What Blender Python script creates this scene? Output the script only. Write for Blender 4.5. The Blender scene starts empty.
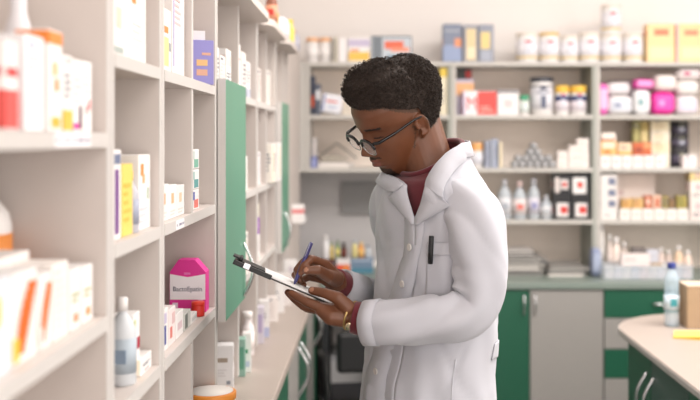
import bpy, bmesh, math, random
import numpy as np
from mathutils import Vector, Matrix

# ------------------------------------------------------------------ camera, world, light
SC = bpy.context.scene
COL = SC.collection
EYE = 1.59                     # camera height (m); focal length 1000 px on a 700 px wide frame
cam_data = bpy.data.cameras.new('camera')
cam = bpy.data.objects.new('camera', cam_data)
COL.objects.link(cam)
cam.location = (0, 0, EYE)
cam.rotation_euler = (math.radians(90), 0, 0)
cam_data.sensor_width = 36.0
cam_data.lens = 36.0 * 1000 / 700
cam_data.shift_x = -25 / 700
cam_data.shift_y = -60 / 700
cam_data.clip_start = 0.05
cam_data.dof.use_dof = True
cam_data.dof.focus_distance = 2.1
cam_data.dof.aperture_fstop = 2.6
SC.camera = cam

SC.view_settings.view_transform = 'Standard'
SC.view_settings.look = 'None'
SC.view_settings.exposure = 0.0
SC.view_settings.gamma = 1.0
SC.view_settings.use_curve_mapping = False

world = bpy.data.worlds.new('world')
SC.world = world
world.use_nodes = True
world.node_tree.nodes['Background'].inputs[0].default_value = (1.0, 0.97, 0.94, 1)
world.node_tree.nodes['Background'].inputs[1].default_value = 0.45


def area(name, loc, rot, sx, sy, power, col=(1, .965, .93)):
    d = bpy.data.lights.new(name, 'AREA')
    d.shape = 'RECTANGLE'; d.size = sx; d.size_y = sy; d.energy = power; d.color = col
    o = bpy.data.objects.new(name, d); COL.objects.link(o)
    o.location = loc; o.rotation_euler = rot
    return o


area('ceiling_lamp_light', (1.2, 0.7, 2.95), (0, 0, 0), 1.8, 1.2, 24)
area('ceiling_lamp_light', (1.6, 3.0, 2.95), (0, 0, 0), 3.0, 1.2, 96)
area('ceiling_lamp_light', (2.8, 2.6, 2.95), (0, 0, 0), 1.2, 2.0, 20)
area('soft_fill_light', (1.0, -1.35, 1.7), (math.radians(90), 0, 0), 3.2, 2.0, 43, (1, .98, .96))  # soft frontal fill added behind the camera; that wall has no window
area('soft_fill_light', (3.8, 1.2, 1.7), (math.radians(90), 0, math.radians(90)), 2.2, 1.6, 30, (1, .98, .96))  # second added fill, from the unseen right wall; no window modelled

# ------------------------------------------------------------------ helpers
def lin(c):
    c = c / 255.0
    return c / 12.92 if c <= 0.04045 else ((c + 0.055) / 1.055) ** 2.4


_M = {}


def mat(rgb, rough=0.55, kind='plain', **kw):
    key = (rgb, rough, kind, tuple(sorted(kw.items())))
    if key in _M:
        return _M[key]
    m = bpy.data.materials.new('%s_%d_%d_%d' % ((kind,) + tuple(int(v) for v in rgb)))
    m.use_nodes = True
    nt = m.node_tree
    b = nt.nodes['Principled BSDF']
    col = tuple(lin(v) for v in rgb) + (1,)
    b.inputs['Base Color'].default_value = col
    b.inputs['Roughness'].default_value = rough
    tc = nt.nodes.new('ShaderNodeTexCoord')

    def noise(scale, detail=3.0, dist=0.0):
        n = nt.nodes.new('ShaderNodeTexNoise')
        n.inputs['Scale'].default_value = scale
        n.inputs['Detail'].default_value = detail
        n.inputs['Distortion'].default_value = dist
        nt.links.new(tc.outputs['Object'], n.inputs['Vector'])
        return n

    def vary(n, amount, col2=None):
        mx = nt.nodes.new('ShaderNodeMix'); mx.data_type = 'RGBA'
        mx.inputs[6].default_value = col
        c2 = col2 or tuple(max(0, v * (1 - amount)) for v in col[:3]) + (1,)
        mx.inputs[7].default_value = c2
        nt.links.new(n.outputs['Fac'], mx.inputs[0])
        nt.links.new(mx.outputs[2], b.inputs['Base Color'])

    def bump(n, strength, dist):
        bp = nt.nodes.new('ShaderNodeBump')
        bp.inputs['Strength'].default_value = strength
        bp.inputs['Distance'].default_value = dist
        nt.links.new(n.outputs['Fac'], bp.inputs['Height'])
        nt.links.new(bp.outputs['Normal'], b.inputs['Normal'])

    if kind == 'plain':
        vary(noise(9), 0.05)
    elif kind == 'laminate':
        vary(noise(30, 5), 0.05); bump(noise(220), 0.05, 0.001)
    elif kind == 'wall':
        vary(noise(2.5), 0.02); bump(noise(160), 0.1, 0.002)
    elif kind == 'cloth':
        vary(noise(14), 0.05)
        bump(noise(700, 2), 0.25, 0.0006)
        b.inputs['Sheen Weight'].default_value = 0.25
    elif kind == 'skin':
        vary(noise(22, 4), 0.30); bump(noise(420, 3), 0.15, 0.0008)
        b.inputs['Subsurface Weight'].default_value = 0.06
        b.inputs['Subsurface Radius'].default_value = (0.01, 0.004, 0.002)
    elif kind == 'hair':
        vary(noise(160, 3), 0.5)
    elif kind == 'metal':
        b.inputs['Metallic'].default_value = 1.0
        vary(noise(40), 0.05)
    elif kind == 'glass':
        b.inputs['Transmission Weight'].default_value = kw.get('t', 1.0)
        b.inputs['IOR'].default_value = kw.get('ior', 1.45)
    elif kind == 'floor':
        vary(noise(6, 6), 0.12)
    elif kind == 'clearfilm':
        b.inputs['Alpha'].default_value = kw.get('a', 0.3)
    elif kind == 'card':
        vary(noise(35, 5), 0.12)
    _M[key] = m
    return m


class MB:
    """collects shapes; build() links them as ONE mesh object"""
    def __init__(self):
        self.v = []; self.f = []; self.m = []; self.sm = []; self.mats = []

    def mi(self, m):
        if m not in self.mats:
            self.mats.append(m)
        return self.mats.index(m)

    def add(self, verts, faces, m, smooth=False):
        o = len(self.v); k = self.mi(m)
        self.v += [tuple(p) for p in verts]
        for f in faces:
            self.f.append(tuple(i + o for i in f)); self.m.append(k); self.sm.append(smooth)
        return self

    def box(self, x0, x1, y0, y1, z0, z1, m, c=0.0):
        if c <= 0:
            v = [(x, y, z) for z in (z0, z1) for y in (y0, y1) for x in (x0, x1)]
            return self.add(v, [(0, 2, 3, 1), (4, 5, 7, 6), (0, 1, 5, 4), (2, 6, 7, 3), (0, 4, 6, 2), (1, 3, 7, 5)], m)
        c = min(c, (x1 - x0) / 2.2, (y1 - y0) / 2.2, (z1 - z0) / 2.2)
        bm = bmesh.new()
        r = bmesh.ops.create_cube(bm, size=1)
        for q in bm.verts:
            q.co = ((x0 + x1) / 2 + q.co.x * (x1 - x0), (y0 + y1) / 2 + q.co.y * (y1 - y0), (z0 + z1) / 2 + q.co.z * (z1 - z0))
        bmesh.ops.bevel(bm, geom=bm.edges[:], offset=c, segments=2, profile=0.5, affect='EDGES')
        bm.verts.index_update()
        self.add([q.co[:] for q in bm.verts], [[q.index for q in f.verts] for f in bm.faces], m)
        bm.free()
        return self

    def lathe(self, prof, m, seg=24, c=(0, 0, 0), sx=1.0, sy=1.0, smooth=True):
        v = []; f = []; n = len(prof)
        for r, z in prof:
            for j in range(seg):
                a = 2 * math.pi * j / seg
                v.append((c[0] + r * sx * math.cos(a), c[1] + r * sy * math.sin(a), c[2] + z))
        for i in range(n - 1):
            for j in range(seg):
                k = (j + 1) % seg
                f.append((i * seg + j, i * seg + k, (i + 1) * seg + k, (i + 1) * seg + j))
        if prof[0][0] > 1e-5:
            f.append(tuple(reversed(range(seg))))
        if prof[-1][0] > 1e-5:
            f.append(tuple((n - 1) * seg + j for j in range(seg)))
        return self.add(v, f, m, smooth)

    def tube(self, pts, r, m, seg=8, closed=False, smooth=True):
        pts = [Vector(p) for p in pts]; n = len(pts)
        rr = r if isinstance(r, (list, tuple)) else [r] * n
        v = []; f = []; up = None
        for i, p in enumerate(pts):
            a = pts[(i - 1) % n] if (closed or i > 0) else p
            b = pts[(i + 1) % n] if (closed or i < n - 1) else p
            t = (b - a).normalized()
            if up is None:
                up = Vector((0, 0, 1)) if abs(t.z) < .9 else Vector((1, 0, 0))
            x = up.cross(t).normalized(); y = t.cross(x); up = y
            for j in range(seg):
                q = 2 * math.pi * j / seg
                v.append(p + (x * math.cos(q) + y * math.sin(q)) * rr[i])
        for i in range(n if closed else n - 1):
            i2 = (i + 1) % n
            for j in range(seg):
                k = (j + 1) % seg
                f.append((i * seg + j, i * seg + k, i2 * seg + k, i2 * seg + j))
        if not closed:
            f.append(tuple(reversed(range(seg)))); f.append(tuple((n - 1) * seg + j for j in range(seg)))
        return self.add(v, f, m, smooth)

    def prism(self, poly, z0, z1, m, plane='xy'):
        n = len(poly)
        def P3(a, b, c):
            return (a, b, c) if plane == 'xy' else ((a, c, b) if plane == 'xz' else (c, a, b))
        v = [P3(p[0], p[1], z0) for p in poly] + [P3(p[0], p[1], z1) for p in poly]
        f = [tuple(reversed(range(n))), tuple(range(n, 2 * n))] + [(i, (i + 1) % n, n + (i + 1) % n, n + i) for i in range(n)]
        return self.add(v, f, m)

    def build(self, name, parent=None, loc=(0, 0, 0), rz=0.0, rot=None):
        me = bpy.data.meshes.new(name)
        me.from_pydata(self.v, [], self.f)
        for m in self.mats:
            me.materials.append(m)
        me.polygons.foreach_set('material_index', self.m)
        me.polygons.foreach_set('use_smooth', self.sm)
        bm = bmesh.new(); bm.from_mesh(me)
        bmesh.ops.recalc_face_normals(bm, faces=bm.faces[:])
        bm.to_mesh(me); bm.free()
        me.update()
        o = bpy.data.objects.new(name, me)
        COL.objects.link(o)
        o.location = loc
        o.rotation_euler = rot if rot is not None else (0, 0, rz)
        if parent is not None:
            o.parent = parent
        return o


def tag(o, label, cat, group=None, kind=None):
    o['label'] = label
    if cat: o['category'] = cat
    if group: o['group'] = group
    if kind: o['kind'] = kind
    return o


def thing(name, label, cat, loc=(0, 0, 0), rz=0.0, group=None):
    o = bpy.data.objects.new(name, None)
    o.empty_display_size = 0.05
    COL.objects.link(o)
    o.location = loc; o.rotation_euler = (0, 0, rz)
    return tag(o, label, cat, group)


def struct(o):
    o['kind'] = 'structure'
    return o


def P(px, py, d):
    """the point of the room seen at (px, py) of the photo from d metres away"""
    return Vector(((px - 375) * d / 1000.0, d, EYE + (140 - py) * d / 1000.0))


def text_into(mb, s, m, size, origin, xdir, zdir, squash=1.0, thick=0.0004):
    """lettering as mesh, laid on a surface"""
    cu = bpy.data.curves.new('txt', 'FONT'); cu.body = s; cu.size = size; cu.extrude = thick
    cu.align_x = 'CENTER'; cu.align_y = 'CENTER'; cu.resolution_u = 2
    o = bpy.data.objects.new('txt', cu); COL.objects.link(o)
    bpy.context.view_layer.update()
    dg = bpy.context.evaluated_depsgraph_get()
    me = bpy.data.meshes.new_from_object(o.evaluated_get(dg))
    X = Vector(xdir); Z = Vector(zdir); N = X.cross(Z); O = Vector(origin)
    mb.add([O + X * q.co.x * squash + Z * q.co.y + N * q.co.z for q in me.vertices], [tuple(p.vertices) for p in me.polygons], m)
    bpy.data.objects.remove(o); bpy.data.curves.remove(cu); bpy.data.meshes.remove(me)


def smoothstep(a, b, x):
    t = np.clip((x - a) / (b - a), 0, 1)
    return t * t * (3 - 2 * t)


# ------------------------------------------------------------------ palette
WALLW = mat((246, 240, 236), .8, 'wall')
BEIGE = mat((212, 202, 196), .6, 'laminate')       # inside of shelving
EDGE = mat((208, 203, 199), .5, 'laminate')        # shelf lips and posts
BACKP = mat((255, 241, 229), .7, 'laminate')
GREEN = mat((36, 94, 71), .4, 'laminate')
GREEN_L = mat((96, 150, 126), .4, 'laminate')
GREY = mat((160, 156, 152), .45, 'laminate')
TOP = mat((180, 167, 158), .4, 'laminate')
TOPB = mat((134, 146, 138), .35, 'laminate')
CHROME = mat((225, 225, 228), .18, 'metal')
DARK = mat((24, 24, 26), .5)
WHITE = mat((240, 236, 233), .5)

# ------------------------------------------------------------------ room shell
LW, RW, BW, FW, CH = -0.70, 3.9, 5.30, -1.4, 3.0
struct(MB().box(LW - .1, RW + .1, FW - .1, BW + .1, -.1, 0, mat((150, 146, 142), .4, 'floor')).build('floor'))
struct(MB().box(LW - .1, RW + .1, FW - .1, BW + .1, CH, CH + .1, WALLW).build('ceiling'))
struct(MB().box(LW - .1, LW, FW, BW, 0, CH, WALLW).build('wall_left'))
struct(MB().box(RW, RW + .1, FW, BW, 0, CH, WALLW).build('wall_right'))
struct(MB().box(LW - .1, RW + .1, BW, BW + .1, 0, CH, WALLW).build('wall_back'))
struct(MB().box(LW - .1, RW + .1, FW - .1, FW, 0, CH, WALLW).build('wall_front'))
struct(MB().box(LW, RW, BW - .006, BW, .95, 1.45, mat((196, 192, 192), .45, 'wall')).build('trim_1'))

# ------------------------------------------------------------------ wall shelving on the near side (front edges in plane x = XF)
XF = -0.375; XB = LW + .004
SH = [1.20, 1.44, 1.715]
def shelf_unit(name, label, y0, y1, dividers, shelves, z0, z1, top=None, lip=.02, skip=()):
    t = thing(name, label, 'shelving', ((XF + XB) / 2, (y0 + y1) / 2, z0), group='wall shelving units over the long counter')
    ox, oy, oz = t.location
    def loc(b, n): return b.build(n, t, (-ox, -oy, -oz))
    loc(MB().box(XB, XB + .008, y0, y1, z0, z1, BEIGE), 'back_panel')
    for y in (y0, y1 - .018):
        loc(MB().box(XB + .008, XF, y, y + .018, z0, z1, BEIGE).box(XF, XF + .0015, y, y + .018, z0, z1, EDGE), 'side_panel')
    for y, za, zb in dividers:
        loc(MB().box(XB + .008, XF - .002, y, y + .018, za, zb, BEIGE).box(XF - .002, XF, y, y + .018, za, zb, EDGE), 'divider')
    for z in shelves:
        loc(MB().box(XB + .008, XF + .001, y0 + .018, y1 - .018, z - lip, z, BEIGE).box(XF + .001, XF + .003, y0 + .018, y1 - .018, z - lip, z, EDGE), 'shelf')
    if top:
        # top board with rounded front corners
        xt = -0.326; r = .105; pts = [(XB, y0), (XB, y1)]
        for k in range(7):
            a = math.pi / 2 * k / 6
            pts.append((xt - .05 + .05 * math.sin(a), y1 - r + r * math.cos(a)))
        for k in range(7):
            a = math.pi / 2 * k / 6
            pts.append((xt - .05 + .05 * math.cos(a), y0 + r - r * math.sin(a)))
        loc(MB().prism(pts, top - .022, top, mat((214, 203, 196), .5, 'laminate')), 'top_board')
    return t

CT = 0.92      # counter top height
shelf_unit('shelving_unit', 'tall beige open shelving unit closest to the camera, cartons on two shelves', .62, 1.412, [], [1.345, 1.60], .94, 2.5, 2.52)
shelf_unit('shelving_unit', 'beige shelving unit with a narrow bay beside the camera-side tall unit', 1.415, 1.752, [], SH, .94, 2.5, 2.52)
shelf_unit('shelving_unit', 'beige shelving unit with purple carton on top and pink box lower down', 1.755, 2.352, [(2.045, .94, 1.18), (2.045, 1.44, 2.5)], SH, .94, 2.5, 2.52)
shelf_unit('shelving_unit', 'beige shelving unit holding the larger green cupboard door', 2.355, 3.165, [(2.742, .94, 1.96)], SH, .94, 1.958, 1.98)
shelf_unit('shelving_unit', 'beige two-bay shelving unit between the two green cupboard doors', 3.17, 3.765, [(3.445, .94, 1.96)], SH, .94, 1.958, 1.98)
shelf_unit('shelving_unit', 'beige shelving unit holding the farther narrow green door', 3.77, 4.30, [(4.11, .94, 1.96)], SH, .94, 1.958, 1.98)
struct(MB().box(LW, XF, 4.305, 4.98, .95, 2.02, mat((205, 195, 189), .6, 'laminate')).build('wall_corner'))

def bow(mb, p0, p1, out, r=.005, m=None, n=14, w=1.0):
    p0 = Vector(p0); p1 = Vector(p1); out = Vector(out); pts = []
    for k in range(n + 1):
        t = k / n
        pts.append(p0.lerp(p1, t) + out * (math.sin(math.pi * t) ** w))
    mb.tube(pts, r, m or CHROME, 8)

def wall_door(y0, y1, label, hy):
    z0, z1 = 1.160, 1.735
    t = thing('cupboard_door', label, 'cupboard door', (XF + .004, (y0 + y1) / 2, z0), group='green doors on the wall shelving')
    ox, oy, oz = t.location
    MB().box(XF + .0035, XF + .022, y0, y1, z0, z1, GREEN_L, .002).build('door_panel', t, (-ox, -oy, -oz))
    MB().box(XF + .0035, XF + .0225, y0 - .0025, y0 - .0001, z0, z1, EDGE).build('edge_banding', t, (-ox, -oy, -oz))
    hb = MB()
    bow(hb, (XF + .022, hy, z0 + .012), (XF + .022, hy, z0 + .155), (.026, 0, 0), .0042)
    h = hb.build('handle', t, (-ox, -oy, -oz)); h['label'] = 'chrome bow handle'
wall_door(2.362, 2.735, 'larger green cupboard door with chrome bow handle, closest of the two', 2.68)
wall_door(3.78, 4.10, 'narrow green cupboard door farther along the wall, with chrome handle', 3.86)

# ------------------------------------------------------------------ long counter along the near-side wall
XC = -0.262
t = thing('base_cabinet', 'long green base cabinet run with chrome bow handles under the wall shelving', 'cabinet', (-.48, 2.6, 0))
ox, oy, oz = t.location
L0 = (-ox, -oy, -oz)
MB().box(LW + .005, XC - .035, .62, 4.98, .10, CT - .03, mat((60, 80, 72), .5, 'laminate')).build('carcass', t, L0)
MB().box(LW + .005, XC - .08, .62, 4.98, 0, .10, DARK).build('plinth', t, L0)
y = .62; k = 0
while y < 4.9:
    y1 = min(y + .436, 4.98)
    d = MB().box(XC - .035, XC - .018, y + .002, y1 - .002, .11, CT - .034, GREEN if k % 2 else GREY, .002).build('door', t, L0)
    hb = MB(); hy = (y1 - .05) if k % 2 == 0 else (y + .05)
    bow(hb, (XC - .018, hy, .66), (XC - .018, hy, .84), (.04, 0, 0), .005)
    hb.build('handle', d)
    y = y1; k += 1
wt = MB().box(LW + .005, XC, .60, 4.98, CT - .03, CT, TOP, .004).build('worktop')
tag(wt, 'long beige worktop under the wall shelving, running to the back corner', 'worktop')

# ------------------------------------------------------------------ back shelving
YB = 5.0
EDGE2 = mat((200, 196, 190), .5, 'laminate')
def px2x(px, d): return (px - 375) * d / 1000.0
BZ = [1.19, 1.45, 1.715]
def back_unit(label, x0, x1, zbot, shelves, first):
    t = thing('shelving_unit', label, 'shelving', ((x0 + x1) / 2, 5.14, zbot), group='back wall shelving')
    ox, oy, oz = t.location; L = (-ox, -oy, -oz)
    MB().box(x0, x1, BW - .016, BW - .007, zbot, 1.96, BACKP).build('back_panel', t, L)
    MB().box(x0, x0 + .018, YB, BW - .016, zbot, 1.96, EDGE2).build('side_panel', t, L)
    MB().box(x1 - .018, x1, YB, BW - .016, zbot, 1.96, mat((170, 172, 164), .6, 'laminate')).build('side_panel', t, L)  # shadow on this inner side is put into its darker colour
    for z in shelves:
        MB().box(x0 + .018, x1 - .018, YB, BW - .016, z - .02, z, EDGE2).build('shelf', t, L)
    MB().box(x0, x1, YB - .005, BW - .007, 1.96, 1.98, EDGE2).build('top_board', t, L)
MB_ = MB
back_unit('back wall shelving bay behind the man, open wall below its bottom shelf', -.345, .385, 1.43, [1.45, 1.715], True)
back_unit('middle back shelving bay with paper stacks, bottles and a big white tub', .387, 1.105, CT, BZ, False)
back_unit('back shelving bay holding the pink nappy packs above the plastic tray', 1.107, 1.835, CT, BZ, False)
back_unit('back shelving bay mostly cut off by the picture edge', 1.837, 2.60, CT, BZ, False)
struct(MB().box(-.395, -.3475, YB - .002, BW - .007, 1.43, 1.98, EDGE2).build('trim_2'))

# back base cabinets
YC = 4.70
t = thing('base_cabinet', 'back base cabinets with a green door beside a pale grey door', 'cabinet', (.55, 5.0, 0))
ox, oy, oz = t.location; L0 = (-ox, -oy, -oz)
MB().box(.0, 1.075, YC + .02, BW - .007, .10, CT - .03, mat((120, 118, 115), .5)).build('carcass', t, L0)
MB().box(.0, 1.075, YC + .06, BW - .007, 0, .10, DARK).build('plinth', t, L0)
for x0, x1, m, hx in ((.002, .376, GREY, .35), (.380, .726, GREEN, .700), (.730, 1.073, GREY, .752)):
    d = MB().box(x0, x1, YC + .002, YC + .019, .11, CT - .036, m, .002).build('door', t, L0)
    hb = MB(); bow(hb, (hx, YC + .002, .765), (hx, YC + .002, .865), (0, -.02, 0), .0045, None, 10, .5)
    hb.build('handle', d)
t = thing('drawer_unit', 'drawer unit with alternating green and grey fronts under the plastic tray', 'cabinet', (1.35, 5.0, 0))
ox, oy, oz = t.location; L0 = (-ox, -oy, -oz)
MB().box(1.077, 2.60, YC + .02, BW - .007, .10, CT - .03, mat((120, 118, 115), .5)).build('carcass', t, L0)
MB().box(1.077, 2.60, YC + .06, BW - .007, 0, .10, DARK).build('plinth', t, L0)
for x0, x1 in ((1.079, 1.61), (1.614, 2.1), (2.104, 2.598)):
    for z1, z0, m in ((.886, .754, GREEN), (.750, .608, GREY), (.604, .470, GREEN), (.466, .30, GREY), (.296, .11, GREEN)):
        d = MB().box(x0, x1, YC + .002, YC + .019, z0, z1, m, .002).build('drawer', t, L0)
        hb = MB(); zc = (z0 + z1) / 2; xc = (x0 + x1) / 2
        bow(hb, (xc - .04, YC + .002, zc), (xc + .04, YC + .002, zc), (0, -.02, 0), .005, None, 10, .5)
        hb.build('handle', d)
bt = MB().box(-.256, 2.60, YC - .01, BW - .007, CT - .03, CT, TOPB, .003).build('worktop')
tag(bt, 'grey green back worktop under the back shelving bays', 'worktop')
t = thing('desk_leg_panel', 'dark grey upright panel holding up the back worktop behind the chair', 'panel', (-.23, 5, 0))
MB().box(-.245, -.225, YC + .03, BW - .01, 0, CT - .031, mat((34, 35, 37), .6)).build('panel_board', t, (.23, -5, 0))
MB().box(-.25, -.22, YC + .02, YC + .029, 0, CT - .031, mat((44, 45, 48), .6)).build('edge_strip', t, (.23, -5, 0))
# grey plate on the wall over the back worktop
b = MB().box(px2x(342, 5.28), px2x(389, 5.28), 5.268, 5.292, 1.20, 1.372, mat((150, 148, 148), .6, 'wall'), .003)
for k in range(9):
    b.box(px2x(345, 5.28), px2x(386, 5.28), 5.266, 5.2675, 1.212 + k * .018, 1.216 + k * .018, mat((128, 127, 128), .6))
tag(b.build('wall_vent'), 'flat grey slotted panel fixed to the wall over the back worktop', 'vent')

# ------------------------------------------------------------------ island with rounded corner
IX, IY = .866, 3.87
def island_poly(off, r=.36):
    x0 = IX + off; y1 = IY - off; pts = [(2.2, y1)]
    for k in range(11):
        a = math.pi / 2 * k / 10
        pts.append((x0 + r - r * math.sin(a), y1 - r + r * math.cos(a)))
    pts += [(x0, 1.9), (2.2, 1.9)]
    return pts
t = thing('island_counter', 'round-cornered island counter with beige top and green curved end', 'counter', (1.5, 2.9, 0))
L0 = (-1.5, -2.9, 0)
top = MB().prism(island_poly(0), CT - .022, CT, TOP)
top.prism(island_poly(-.003), CT - .020, CT - .004, mat((186, 180, 176), .4))
top.build('countertop', t, L0)
MB().prism(island_poly(.03, .34), .09, CT - .023, GREEN).build('carcass', t, L0)
MB().prism(island_poly(.07, .30), 0, .09, DARK).build('plinth', t, L0)
xs = IX + .03
for k, (y0, y1, m) in enumerate(((3.185, 3.47, GREEN), (2.80, 3.18, mat((66, 92, 84), .35, 'laminate')), (2.42, 2.795, GREEN), (2.04, 2.415, mat((66, 92, 84), .35, 'laminate')))):
    d = MB().box(xs - .018, xs - .001, y0, y1, .10, CT - .03, m, .002).build('door', t, L0)
    hb = MB(); hy = y0 + .04 if k % 2 == 0 else y1 - .035
    bow(hb, (xs - .018, hy, .68), (xs - .018, hy, .84), (-.035, 0, 0), .0055)
    hb.build('handle', d)

# ------------------------------------------------------------------ the man
SKIN = mat((116, 70, 45), .42, 'skin')
PALM = mat((158, 116, 86), .5, 'skin')
LIP = mat((132, 78, 66), .42, 'skin')
STUB = mat((62, 42, 30), .7, 'skin')
NAIL = mat((170, 122, 98), .35)
HAIR = mat((50, 37, 29), .8, 'hair')
COAT = mat((192, 192, 200), .8, 'cloth')
FADE = mat((84, 56, 38), .6, 'skin')
MAROON = mat((96, 14, 30), .8, 'cloth')
NAVY = mat((30, 34, 48), .8, 'cloth')

AL = math.radians(30)
O = np.array([.116, 2.20, 0.0])
FB = np.array([-math.cos(AL), -math.sin(AL), 0.0]); LB = np.array([math.sin(AL), -math.cos(AL), 0.0]); ZB = np.array([0, 0, 1.0])

# torso cross-sections: z, forward shift, half depth, half width
TORSO = np.array([
    [0.70, .004, .142, .172], [0.80, .004, .139, .168], [0.95, .004, .132, .162], [1.08, .002, .125, .156], [1.18, -.012, .113, .155],
    [1.28, -.022, .107, .160], [1.36, -.024, .104, .168], [1.42, -.021, .102, .172], [1.455, -.016, .099, .167], [1.485, -.008, .092, .152],
    [1.51, -.008, .085, .128], [1.535, -.010, .078, .102], [1.56, -.010, .071, .084], [1.60, -.010, .067, .076], [1.66, -.008, .067, .074]])


def ring(z):
    return [np.interp(z, TORSO[:, 0], TORSO[:, k]) for k in (1, 2, 3)]


def S(th, z, off=0.0):
    f0, a, b = ring(z)
    n = 2.35
    c, s = math.cos(th), math.sin(th)
    f = f0 + (a + off) * math.copysign(abs(c) ** (2 / n), c)
    l = (b + off) * math.copysign(abs(s) ** (2 / n), s)
    return O + FB * f + LB * l + ZB * z


def vec(p): return Vector((float(p[0]), float(p[1]), float(p[2])))


def fold(th, z):
    """cloth folds: soft vertical drape below, diagonal pulls above"""
    w = 0.0
    lo = float(smoothstep(1.25, .85, z))
    w += .007 * lo * math.sin(7 * th + 3 * z) + .004 * lo * math.sin(13 * th - 4 * z + 1)
    w += .0032 * math.sin(9 * th + 26 * z) * math.sin(5 * th - 11 * z + 2)
    w += .0018 * math.sin(3 * th - 48 * z + 1.3) * (1 - lo)
    w -= .0045 * (1 - abs(math.sin(11 * z + 2.2 * th + .6))) ** 6
    w -= .0040 * (1 - abs(math.sin(7 * z - 2.6 * th + 1.9))) ** 7
    return w


VB = 1.425
V0 = .36
def vnear(z): return V0 + 4.2 * max(0, z - VB) + 110 * max(0, z - 1.50) ** 2
def vfar(z): return float(np.interp(z, [1.3, VB, 1.475, 1.496, 1.508, 1.520, 1.545, 1.60], [V0, V0, .25, .22, .0, -.60, -1.10, -1.45]))

man = thing('person', 'man in white lab coat, maroon sweater and glasses writing on a clipboard', 'person', (O[0], O[1], 0))
LM = (-float(O[0]), -float(O[1]), 0)

# --- coat shell
b = MB(); v = []; f = []
zs = list(np.linspace(.70, 1.40, 60)) + list(np.linspace(1.408, 1.575, 26)); NT = 144
for z in zs:
    for j in range(NT + 1):
        t0 = vnear(z) + .001; t1 = vfar(z) + 2 * math.pi - .001
        th = t0 + (t1 - t0) * j / NT
        v.append(S(th, z, .004 + fold(th, z)))
for i in range(len(zs) - 1):
    for j in range(NT):
        a = i * (NT + 1) + j
        f.append((a, a + 1, a + NT + 2, a + NT + 1))
b.add(v, f, COAT, True)
coat = b.build('lab_coat', man, LM); coat['label'] = 'white lab coat'
sm = coat.modifiers.new('s', 'SOLIDIFY'); sm.thickness = .0025; sm.offset = -1


def strip(name, inner, outer, thick=.003, m=COAT, parent=None, sub=None):
    v = []; n = len(inner)
    for a, c in zip(inner, outer):
        v += [a, a * .5 + c * .5, c]
    f = []
    for i in range(n - 1):
        for k in range(2):
            f.append((3 * i + k, 3 * i + k + 1, 3 * i + 4 + k, 3 * i + 3 + k))
    o = MB().add(v, f, m, True).build(name, parent or coat)
    s_ = o.modifiers.new('s', 'SOLIDIFY'); s_.thickness = thick; s_.offset = 1
    return o


# --- lapels and collar run round the opening
ZT = 1.583
def edge(q):
    """q 0..1 up the near side, 1..2 round the neck, 2..3 down the far side"""
    if q <= 1:
        z = VB - .012 + (ZT - VB + .012) * q; return vnear(z), z, 1
    if q >= 2:
        z = VB - .012 + (ZT - VB + .012) * (3 - q); return vfar(z) + 2 * math.pi, z, -1
    a0 = vnear(ZT); a1 = vfar(ZT) + 2 * math.pi
    return a0 + (a1 - a0) * (q - 1), ZT + .006 * math.sin(math.pi * (q - 1)), 0
def outer(q):
    th, z, sd = edge(q)
    t = q if q <= 1 else (3 - q if q >= 2 else 1.0)
    if t < .46: w = .004 + .070 * (t / .46) ** .8
    elif t < .50: w = .046
    else: w = .056 - .022 * (t - .5) / .5
    if sd < 0: w *= .72
    d = 1 - t
    dth = sd * w * (.25 + .75 * d) / .12
    if q > .5 and q < 1: dth *= 1
    dz = -w * (.10 + .80 * t)
    return S(th + dth, z + dz, .010)
def run(name, qa, qb, n):
    inn = []; out = []
    for k in range(n + 1):
        q = qa + (qb - qa) * k / n
        th, z, sd = edge(q)
        inn.append(S(th, z, .006)); out.append(outer(q))
    return strip(name, inn, out)
run('lapel', 0, .479, 24)
run('lapel', 3, 2.521, 24)
run('collar', .481, 2.519, 90)
# button placket down the front
inn = []; out = []
for k in range(50):
    z = .72 + (VB + .004 - .72) * k / 49
    c_ = V0 * float(smoothstep(1.1, VB, z)); inn.append(S(c_ + .16, z, .007 + fold(c_ + .16, z))); out.append(S(c_ - .17, z, .007 + fold(c_ - .17, z)))
pl = strip('placket', inn, out, .0015)
for z in (1.365, 1.285, 1.19, 1.095, .99, .88):
    c_ = V0 * float(smoothstep(1.1, VB, z)); p = S(c_ - .02, z, .011 + fold(c_, z))
    bb = MB(); bb.lathe([(0, 0), (.0078, 0), (.0082, .0015), (.0070, .003), (.0045, .0022), (0, .0022)], mat((214, 208, 204), .35), 14)
    o = bb.build('button', coat); o.location = vec(p)
    o.rotation_euler = Vector((FB[0], FB[1], 0)).to_track_quat('Z', 'Y').to_euler()

# --- chest pocket with flap seam
def patch(name, th0, th1, z0, z1, off, parent, thick=.002, m=COAT, nx=12, nz=8, skew=0):
    v = []; f = []
    for i in range(nz + 1):
        for j in range(nx + 1):
            z = z0 + (z1 - z0) * i / nz + skew * (j / nx)
            th = th0 + (th1 - th0) * j / nx
            v.append(S(th, z, off + fold(th, z)))
    for i in range(nz):
        for j in range(nx):
            a = i * (nx + 1) + j
            f.append((a, a + 1, a + nx + 2, a + nx + 1))
    o = MB().add(v, f, m, True).build(name, parent)
    s_ = o.modifiers.new('s', 'SOLIDIFY'); s_.thickness = thick; s_.offset = 1
    return o
patch('chest_pocket', .60, 1.08, 1.262, 1.375, .006, coat, .002, skew=.003)
patch('pocket_hem', .59, 1.09, 1.352, 1.378, .0085, coat, .0015, skew=.003)
patch('side_seam', 1.30, 1.325, .72, 1.14, .0055, coat, .0012, nx=2, nz=30)
patch('side_pocket', .50, 1.25, .84, 1.03, .007, coat, .002)
patch('back_belt', 2.05, 4.2, 1.125, 1.160, .005, coat, .002, nx=30)

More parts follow.
